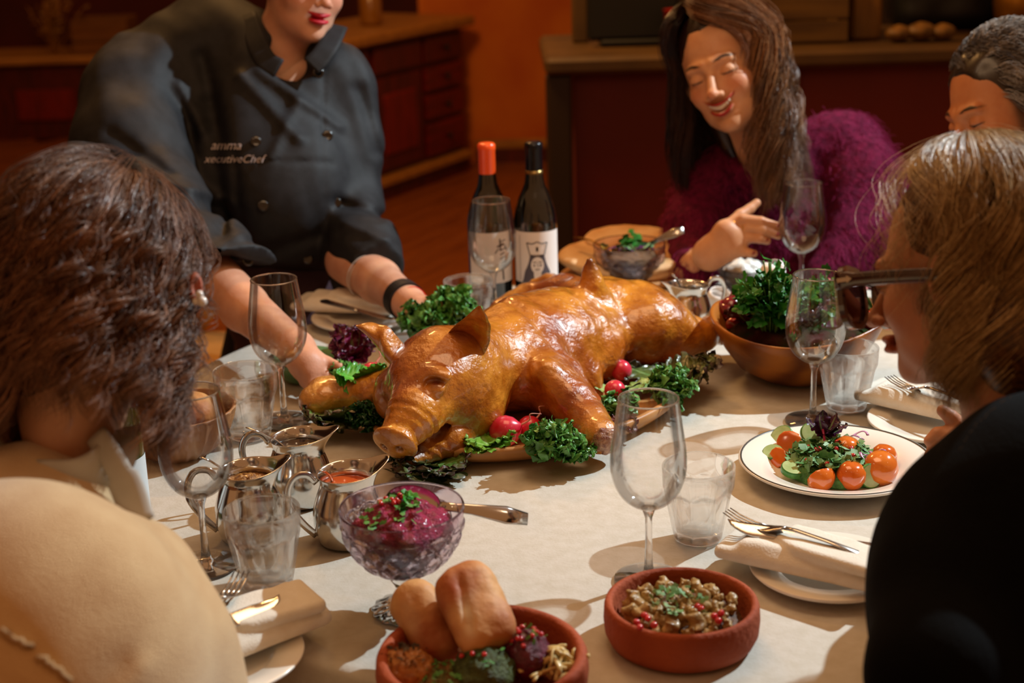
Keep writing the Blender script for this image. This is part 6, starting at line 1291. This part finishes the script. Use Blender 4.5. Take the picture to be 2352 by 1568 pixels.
fc = lambda q: smin(ell(q, (-.004, -.105, -.025), (.070, .085, .112)), ell(q, (0, -.03, -.19), (.052, .09, .085)), .02)
def wext(q, d): return smin(smin(d, ell(q, (.05, .045, -.08), (.035, .045, .10)), .04), ell(q, (-.05, .045, -.08), (.03, .045, .11)), .04)
scm = scalp(cw_, Rw, wom, hair_mat('brown hair'), (.082, .100, .092), (0, .018, .042), fc, extra=wext); a_ = scm.data.color_attributes.new('col', 'FLOAT_COLOR', 'POINT'); a_.data.foreach_set('color', np.tile((*S('#24120a'), 1), len(scm.data.vertices)))
LBr = (S('#2a1208'), S('#b07c50'))
hairdo('hair', cw_, Rw, wom, hbm, *LBr, n_cl=300, per=22, seed=3, L=.34, curl=.022, freq=1.9, dmin=.006, dmax=.040, face=66, part=-.03, rad=.0009, clump=.008, rng_phi=(15, 175), tmax=96, inward=-.8, ends=.35)
hairdo('hair', cw_, Rw, wom, hbm, S('#140a06'), S('#3a1e10'), n_cl=130, per=16, seed=4, L=.25, curl=.010, freq=1.4, dmin=.002, dmax=.022, face=72, part=-.03, rad=.0009, clump=.006, rng_phi=(-178, -20), tmax=96, inward=.1, ends=.3)
hairdo('hair', cw_, Rw, wom, hbm, S('#7a4c30'), S('#c8a088'), n_cl=5, per=14, seed=9, L=.03, curl=.004, freq=1.2, dmin=.012, dmax=.02, face=44, part=-.03, rad=.0007, clump=.0035, rng_phi=(20, 40), tmax=100, inward=0)
legs('trousers', (.68, 3.34, .56), [(.52, 2.98, .50), (.74, 2.95, .50)], [(.52, 2.92, .09), (.76, 2.9, .09)], trouser, wom); rebase(wom)
# ======== grey haired man
man = empty('person', (1.02, 2.72, 0), 'bearded person with short grey-brown hair in profile at the right edge', 'person')
SKm = S('#b8784c'); Rm = frame(74, 20, 0); cm_ = W(2238, 283, 2.62)-Rm@np.array([.031, -.086, -.004]); nm_ = W(2400, 440, 2.72)
hM = make_head(cm_, Rm, nm_, .058, base=SKm, lip=S('#8a3c2c'), fem=0, blush=S('#b85c3c'), brow=S('#2c1c10'), lash=S('#120a06'), beard=S('#4a3424'), s=1.04)
chm = sdf_mesh(lambda Q: ell(Q, W(2420, 560, 2.8), (.16, .1, .12)), W(2420, 560, 2.8)-.25, W(2420, 560, 2.8)+.25, .012); body_mesh('body', [hM, chm], man, SKm)
fcm = lambda q: smin(ell(q, (0, -.115, -.025), (.098, .082, .120)), ell(q, (0, .0, -.15), (.12, .12, .11)), .02)
hmm = hair_mat('grey hair', rough=.4); scm = scalp(cm_, Rm, man, hair_mat('grey hair base'), (.0815, .100, .090), (0, .018, .044), fcm); a_ = scm.data.color_attributes.new('col', 'FLOAT_COLOR', 'POINT'); a_.data.foreach_set('color', np.tile((*S('#2c1e12'), 1), len(scm.data.vertices)))
rg = np.random.RandomState(5); P_ = []; cs_ = []
for g in range(620):
    th_ = math.radians(6+104*rg.rand()**.75); ph = math.radians(rg.uniform(-180, 180)); 
    if abs(ph) < .95 and th_ > math.radians(54): continue
    h = rg.rand()
    for k in range(14):
        t2_ = th_+rg.randn()*.05; p2 = ph+rg.randn()*.06; d0 = np.array([math.sin(t2_)*math.sin(p2), -math.sin(t2_)*math.cos(p2), math.cos(t2_)]); base_ = np.array([0, .018, .044])+d0*[.080, .098, .089]; t = np.linspace(0, 1, 8)[:, None]
        comb = np.array([.25*d0[0], .9, -.25-.5*math.sin(t2_)]); Ls = .034+.016*rg.rand(); P_.append(base_+d0*(.012*np.sin(t*2.6)+.004)+comb*Ls*t+rg.randn(3)*.0015*t+np.array([0, 0, .004])*np.sin(t*6+h*6)); cs_.append(h)
P_ = np.array(P_); cs_ = np.array(cs_)[:, None]; strands('hair', P_@Rm.T*1.04+cm_, .0007, hmm, man, np.array(S('#3a2818'))*(1-cs_)+np.array(S('#a89c90'))*cs_)
Vx, Fx = sdf_mesh(lambda Q: smin(ell(Q, W(2460, 700, 2.85), (.21, .14, .24), RJ), chain(Q, [W(2330, 540, 2.78), W(2300, 720, 2.70), W(2240, 850, 2.6)], [.075, .06, .045], .03), .05)+cloth_fold_noise(Q, .006, 9), (.6, 2.3, .6), (1.35, 3.2, 1.45), .009)
Vx[:, 2] = np.where((np.hypot(Vx[:, 0]-TC[0], Vx[:, 1]-TC[1]) < TR+.01), np.maximum(Vx[:, 2], TZ+.003), Vx[:, 2]); qmesh('dark_shirt', Vx, Fx, pm('navy shirt', '#141820', rough=.8), parent=man)
legs('trousers', (1.12, 2.78, .56), [(.86, 2.55, .5), (.95, 2.35, .5)], [(.84, 2.5, .09), (.98, 2.3, .09)], trouser, man); rebase(man)
# ======== blonde person with spectacles
bl = empty('person', (.80, 1.30, 0), 'person with wavy blonde hair and black jacket seen from behind at the right', 'person')
SKb = S('#c08a68'); Rb = frame(131, 6, 0); cb2 = W(2222, 628, 1.54); nb_ = W(2325, 1000, 1.54)
hB = make_head(cb2, Rb, nb_, .047, s=.95, base=SKb, lip=S('#b06a54'), fem=1, blush=S('#b87058'), brow=S('#7a5430'), lash=S('#3a2414'))
hdB = W(2192, 1016, 1.82); palb = [(hdB+rt*.05, hdB, .022, .020)]; fgb = [([hdB+up*.012, hdB+up*.010-rt*.02+fw*.0, hdB+up*.002-rt*.030], [.009, .0085, .007]), ([hdB, hdB-rt*.022-up*.006, hdB-rt*.030-up*.016], [.009, .0085, .007]), ([hdB-up*.012, hdB-rt*.016-up*.020, hdB-rt*.022-up*.030], [.0088, .008, .0068]), ([hdB-up*.020, hdB-rt*.008-up*.032, hdB-rt*.012-up*.042], [.008, .0075, .0062]), ([hdB+up*.016+rt*.012, hdB+up*.030-rt*.004, hdB+up*.038-rt*.014], [.0105, .009, .0075])]
hfb = hand_f(palb, fgb); hb_ = sdf_mesh(lambda Q: smin(hfb(Q), cap(Q, hdB+rt*.05, hdB+rt*.12-up*.01, .022, .028), .012), hdB-.15, hdB+.17, .0024)
chb = sdf_mesh(lambda Q: ell(Q, W(2400, 1240, 1.52), (.10, .06, .08)), W(2330, 1120, 1.56)-.2, W(2330, 1120, 1.56)+.2, .01); body_mesh('body', [hB, hb_, chb], bl, SKb)
blk = pm('black jacket', '#060607', '#040405', scale=60, rough=.9, bump=.2, bscale=300, spec=.1)
def bjack(Q):
    d = ell(Q, W(2470, 1390, 1.38), (.185, .13, .20), RJ); d = smin(d, chain(Q, [W(2310, 1175, 1.45), W(2400, 1040, 1.54), W(2560, 1020, 1.60)], [.060, .050, .06], .04), .04)
    d = smin(d, chain(Q, [W(2290, 1210, 1.43), W(2215, 1360, 1.34), W(2180, 1560, 1.28), W(2250, 1700, 1.26)], [.062, .062, .060, .055], .04), .03)
    d = smin(d, chain(Q, [W(2300, 980, 1.60), W(2255, 1060, 1.66), W(2235, 1060, 1.76)], [.035, .032, .028], .03), .03)
    d = smin(d, chain(Q, [W(2290, 1010, 1.52), W(2390, 950, 1.54), W(2500, 920, 1.57)], [.036, .046, .05], .03), .03)
    d = smax(d, -cap(Q, W(2240, 860, 1.54), W(2275, 930, 1.54), .052, .050), .006)
    return d+cloth_fold_noise(Q, .006, 10)
Vq, Fq_ = sdf_mesh(bjack, (.2, .95, .55), (1.15, 1.95, 1.2), .0065); qmesh('black_jacket', Vq, Fq_, blk, parent=bl)
stm = pm('grey stitch', '#8a8680', rough=.8); mb = MB()
for line in ([(2318, 905), (2262, 950), (2225, 990), (2200, 1032)], [(2166, 1010), (2160, 1045), (2154, 1085)], [(2156, 1012), (2150, 1045), (2146, 1080)]):
    pts = spline([(*q, 0) for q in line], 34)
    for i in range(0, 33, 2): a, b = surf(Vq, *pts[i][:2], 8)-fw*.001, surf(Vq, *pts[i+1][:2], 8)-fw*.001; m_ = (a+b)/2; dd = np.array(W(*pts[i+1][:2], 1.5))-W(*pts[i][:2], 1.5); mb.add(np.array([m_-dd*.5-up*.0003, m_+dd*.5-up*.0003, m_+dd*.5+up*.0003, m_-dd*.5+up*.0003]), [(0, 1, 2, 3)])
tag(mb.build('seam_stitches', stm, bl), kind='stuff')
hbl = hair_mat('blonde hair', c2='#d0c0a8', rough=.38); LB = (S('#86602e'), S('#e4c894'))
fcb = lambda q: smin(ell(q, (.0, -.112, -.045), (.095, .088, .118)), ell(q, (.03, -.045, -.15), (.09, .07, .09)), .02)
def bext(q, d): return smin(d, ell(q, (.0, .045, -.055), (.066, .056, .085)), .03)
scm = scalp(cb2, Rb*.95, bl, hair_mat('blonde hair base', c2='#806848'), (.076, .094, .086), (0, .018, .042), fcb, extra=bext); a_ = scm.data.color_attributes.new('col', 'FLOAT_COLOR', 'POINT'); a_.data.foreach_set('color', np.tile((*S('#5e3c16'), 1), len(scm.data.vertices)))
hairdo('hair', cb2, Rb*.95, bl, hbl, *LB, n_cl=300, per=24, seed=21, L=.205, curl=.019, freq=2.1, dmin=.002, dmax=.013, phmin=58, face=95, part=.0, rad=.00042, clump=.005, tmax=94, inward=.35, ends=.5, K=28, frizz=.0009, c0=(0, .018, .044))
hairdo('stray_hair', cb2, Rb*.93, bl, hbl, S('#a88048'), S('#e8d0a8'), n_cl=140, per=3, seed=22, L=.10, curl=.016, freq=2.2, dmin=.008, dmax=.022, face=55, part=.0, rad=.0002, clump=.008, tmax=90, K=26, frizz=.0012)
legs('trousers', (.86, 1.22, .56), [(.60, 1.50, .52), (.78, 1.58, .5)], [(.58, 1.62, .09), (.78, 1.66, .09)], trouser, bl); rebase(bl)
# spectacles
acet = pm('dark tortoise acetate', '#1c0a08', '#3a120c', scale=60, rough=.08, coat=1); metl = pm('silver hinge', '#c8c4bc', metal=1, rough=.15)
sg = empty('sunglasses', tuple(W(1985, 640, 1.52)), 'thick dark framed glasses with a silver arrow on the temple', 'glasses')
def hl(x, y, z): return cb2+Rb@np.array([x, y, z])
addsweep(MB(), spline([hl(.074, -.108, .004), hl(.077, -.07, .002), hl(.080, -.02, -.002), hl(.082, .015, -.006)], 16), [.0092]*3+[.0072]*13, .0020, Rb[:, 0], 8, 4).build('temple', acet, sg)
addsweep(MB(), spline([hl(-.072, -.105, .004), hl(-.077, -.06, .002), hl(-.080, .0, -.002)], 10), .0062, .002, Rb[:, 0], 8, 4).build('temple', acet, sg)
for s in (1, -1):
    ring = []; g = []
    for a in np.linspace(0, 2*np.pi, 40, endpoint=False):
        rx, rz = .0285, .0290; x = math.copysign(abs(math.cos(a))**.75, math.cos(a))*rx; z = math.copysign(abs(math.sin(a))**.75, math.sin(a))*rz; z += .006*(x*s > 0)*abs(x)/rx*(z > 0); ring.append((x, z))
    for (x, z) in ring:
        c_ = np.array([s*.042+x, -.112+abs(s*.042+x)*.10, -.013+z]); ou = np.array([x, 0, z])/math.hypot(x, z); cs = [(-.0025, -.003), (.0035, -.003), (.0035, .003), (-.0025, .003)]; g.append([hl(*(c_+ou*u_+np.array([0, v_, 0]))) for u_, v_ in cs+[cs[0]]])
    V, Fc = grid(np.array(g), True); qmesh('rim', V, Fc, acet, parent=sg, smooth=False)
    Vl = [hl(s*.042, -.1125+.0042, -.013)]+[hl(s*.042+x*.97, -.112+abs(s*.042+x)*.10, -.013+z*.97) for x, z in ring]; qmesh('lens', Vl, np.array([(0, i, i % 40+1) for i in range(1, 41)]), pm('dark mirror lens', '#5a2c28', rough=.03, metal=.75), parent=sg)
addsweep(MB(), spline([hl(-.017, -.112, .002), hl(0, -.116, .005), hl(.017, -.112, .002)], 8), .003, .003, Rb[:, 1], 8).build('bridge', acet, sg)
ar = np.array([(0, -.0022), (.011, -.0022), (.011, -.004), (.017, 0), (.011, .004), (.011, .0022), (0, .0022)]); pa_ = [hl(.0795+e, -.104+u_, .004+v_) for e in (0, .0012) for u_, v_ in ar]; pa_ = [hl(.077+.0012+e+.0*u_, -.104+u_, .004+v_) for e in (0, .0010) for u_, v_ in ar]
mb = MB(); mb.add(np.array(pa_), [(7, 8, 12), (7, 12, 13), (8, 11, 12), (9, 10, 11), (0, 5, 1), (0, 6, 5)]); mb.F3[-1] = mb.F3[-1]; mb.build('arrow_hinge', metl, sg, smooth=False); rebase(sg)
# ======== curly haired woman in front left
cu_w = empty('person', (-.52, 1.20, 0), 'curly brown haired person in a beige sweater with a pearl earring, seen from behind', 'person')
SKl = S('#c89878'); Rl = frame(-148, 24, -4); cl_c = W(208, 700, 1.50); nl_ = W(190, 1150, 1.50)
hL = make_head(cl_c, Rl, nl_, .044, base=SKl, lip=S('#a04838'), fem=1, blush=S('#c07858'), brow=S('#2c1a10'), lash=S('#160c06'), s=.95)
chl = sdf_mesh(lambda Q: ell(Q, W(120, 1400, 1.38), (.10, .06, .08)), W(120, 1240, 1.4)-.2, W(120, 1240, 1.4)+.2, .01); body_mesh('body', [hL, chl], cu_w, SKl)
beige = pm('beige knit', '#d8b888', '#cca878', scale=30, rough=.9, bump=.4, bscale=500, sheen=.5)
def lsw(Q):
    d = ell(Q, W(40, 1560, 1.32), (.165, .12, .175), RJ); d = smin(d, chain(Q, [W(-150, 1330, 1.42), W(90, 1265, 1.43), W(270, 1350, 1.42)], [.075, .062, .066], .05), .05)
    d = smin(d, chain(Q, [W(280, 1365, 1.41), W(355, 1500, 1.39), W(395, 1640, 1.40), W(440, 1760, 1.5)], [.070, .066, .062, .045], .04), .03)
    d = smin(d, chain(Q, [W(-120, 1190, 1.46), W(60, 1160, 1.45), W(190, 1165, 1.46)], [.06, .056, .045], .03), .03)
    d = smin(d, ell(Q, W(165, 1180, 1.47), (.068, .070, .036), RJ), .03)
    d = smax(d, -cap(Q, W(215, 960, 1.52), W(205, 1075, 1.52), .042, .042), .008)
    d = d+fold2(Q, W(-30, 1440, 1.3), W(160, 1560, 1.3), .004, .004)+fold2(Q, W(250, 1600, 1.3), W(330, 1500, 1.3), .014, .006)+fold2(Q, W(300, 1568, 1.3), W(360, 1500, 1.3), .010, -.006)
    return d+cloth_fold_noise(Q, .004, 9)
Vw, Fw = sdf_mesh(lsw, (-.95, .95, .55), (-.1, 1.75, 1.25), .006); qmesh('beige_sweater', Vw, Fw, beige, parent=cu_w)
mb = MB(); tube(mb, [surf(Vw, x_, y_, 9)-fw*.0025 for x_, y_ in spline([(6, 1442, 0), (60, 1480, 0), (110, 1520, 0), (160, 1562, 0)], 16)[:, :2]], .0032, 6); mb.build('seam', pm('knit seam', '#a8865c', rough=.9), cu_w)
gcl = pm('grey collar', '#b8b2a8', '#a8a298', scale=20, rough=.8)
addsweep(MB(), spline([W(90, 1100, 1.42), W(190, 1095, 1.42), W(262, 1050, 1.44), W(285, 990, 1.48)], 18), .020, .004, fw*.9+up*.3, 10, 3).build('shirt_collar', gcl, cu_w)
addsweep(MB(), spline([W(222, 1000, 1.44), W(262, 1060, 1.42), W(296, 1130, 1.41), W(318, 1200, 1.40)], 18), [.012]*9+[.016]*9, .004, -fw, 10, 3).build('shirt_collar', gcl, cu_w)
hcl = hair_mat('dark curly hair', c2='#c8b0a0', rough=.42, spec=.35)
fcl = lambda q: smin(ell(q, (0, -.118, -.045), (.088, .088, .118)), ell(q, (-.07, -.06, -.13), (.045, .06, .08)), .02)
def lext(q, d): return smin(d, ell(q, (.0, .020, -.04), (.056, .046, .08)), .03)
scm = scalp(cl_c, Rl*.93, cu_w, hair_mat('curly base'), (.074, .092, .080), (0, .016, .036), fcl, extra=lext); a_ = scm.data.color_attributes.new('col', 'FLOAT_COLOR', 'POINT'); a_.data.foreach_set('color', np.tile((*S('#1a0e08'), 1), len(scm.data.vertices)))
hairdo('hair', cl_c, Rl*.93, cu_w, hcl, S('#2c170c'), S('#b08060'), n_cl=460, per=14, seed=31, L=.185, drop=((-up*.99-fw*.12)@Rl), curl=.013, freq=3.4, dmin=.002, dmax=.016, face=58, part=.0, rad=.0006, clump=.0042, tmax=92, inward=.12, ends=.6, K=34, frizz=.0006, Lvar=.35)
hairdo('hair', cl_c, Rl*.93, cu_w, hcl, S('#2c170c'), S('#b08060'), n_cl=240, per=14, seed=36, L=.235, rng_phi=(70, 180), drop=((-up*.99-fw*.16)@Rl), curl=.013, freq=3.4, dmin=.006, dmax=.018, face=58, part=.0, rad=.0006, clump=.0042, tmax=92, inward=.05, ends=.6, K=34, frizz=.0006, Lvar=.4)
hairdo('stray_hair', cl_c, Rl*.92, cu_w, hcl, S('#3a2014'), S('#8a6048'), n_cl=90, per=3, seed=32, L=.17, drop=((-up*.99-fw*.12)@Rl), curl=.016, freq=4, dmin=.02, dmax=.036, face=50, part=.0, rad=.0004, clump=.004, tmax=92, K=34, frizz=.0008)
prl = pm('pearl', '#e8e4e0', rough=.15, coat=1)
for (x, y, r_) in ((458, 676, .0042), (464, 692, .0052), (449, 692, .0035)):
    V, Fc = lathe_v([(0, -1), (.5, -.86), (.86, -.5), (1, 0), (.86, .5), (.5, .86), (0, 1)], 14); qmesh('pearl_earring', V*r_+W(x, y, 1.47), Fc, prl, parent=cu_w)
Ve, Fe = sdf_mesh(lambda Q: smax(ell(Q, W(449, 664, 1.49), (.007, .012, .017), RJ), -ell(Q, W(452, 658, 1.482), (.004, .006, .009), RJ), .002), W(449, 664, 1.49)-.03, W(449, 664, 1.49)+.03, .0014); qmesh('ear', Ve, Fe, skin_m, col=np.tile(np.array(S('#b8705c')), (len(Ve), 1)), parent=cu_w)
legs('trousers', (-.56, 1.14, .56), [(-.38, 1.42, .52), (-.52, 1.52, .5)], [(-.36, 1.5, .09), (-.52, 1.6, .09)], trouser, cu_w); rebase(cu_w)
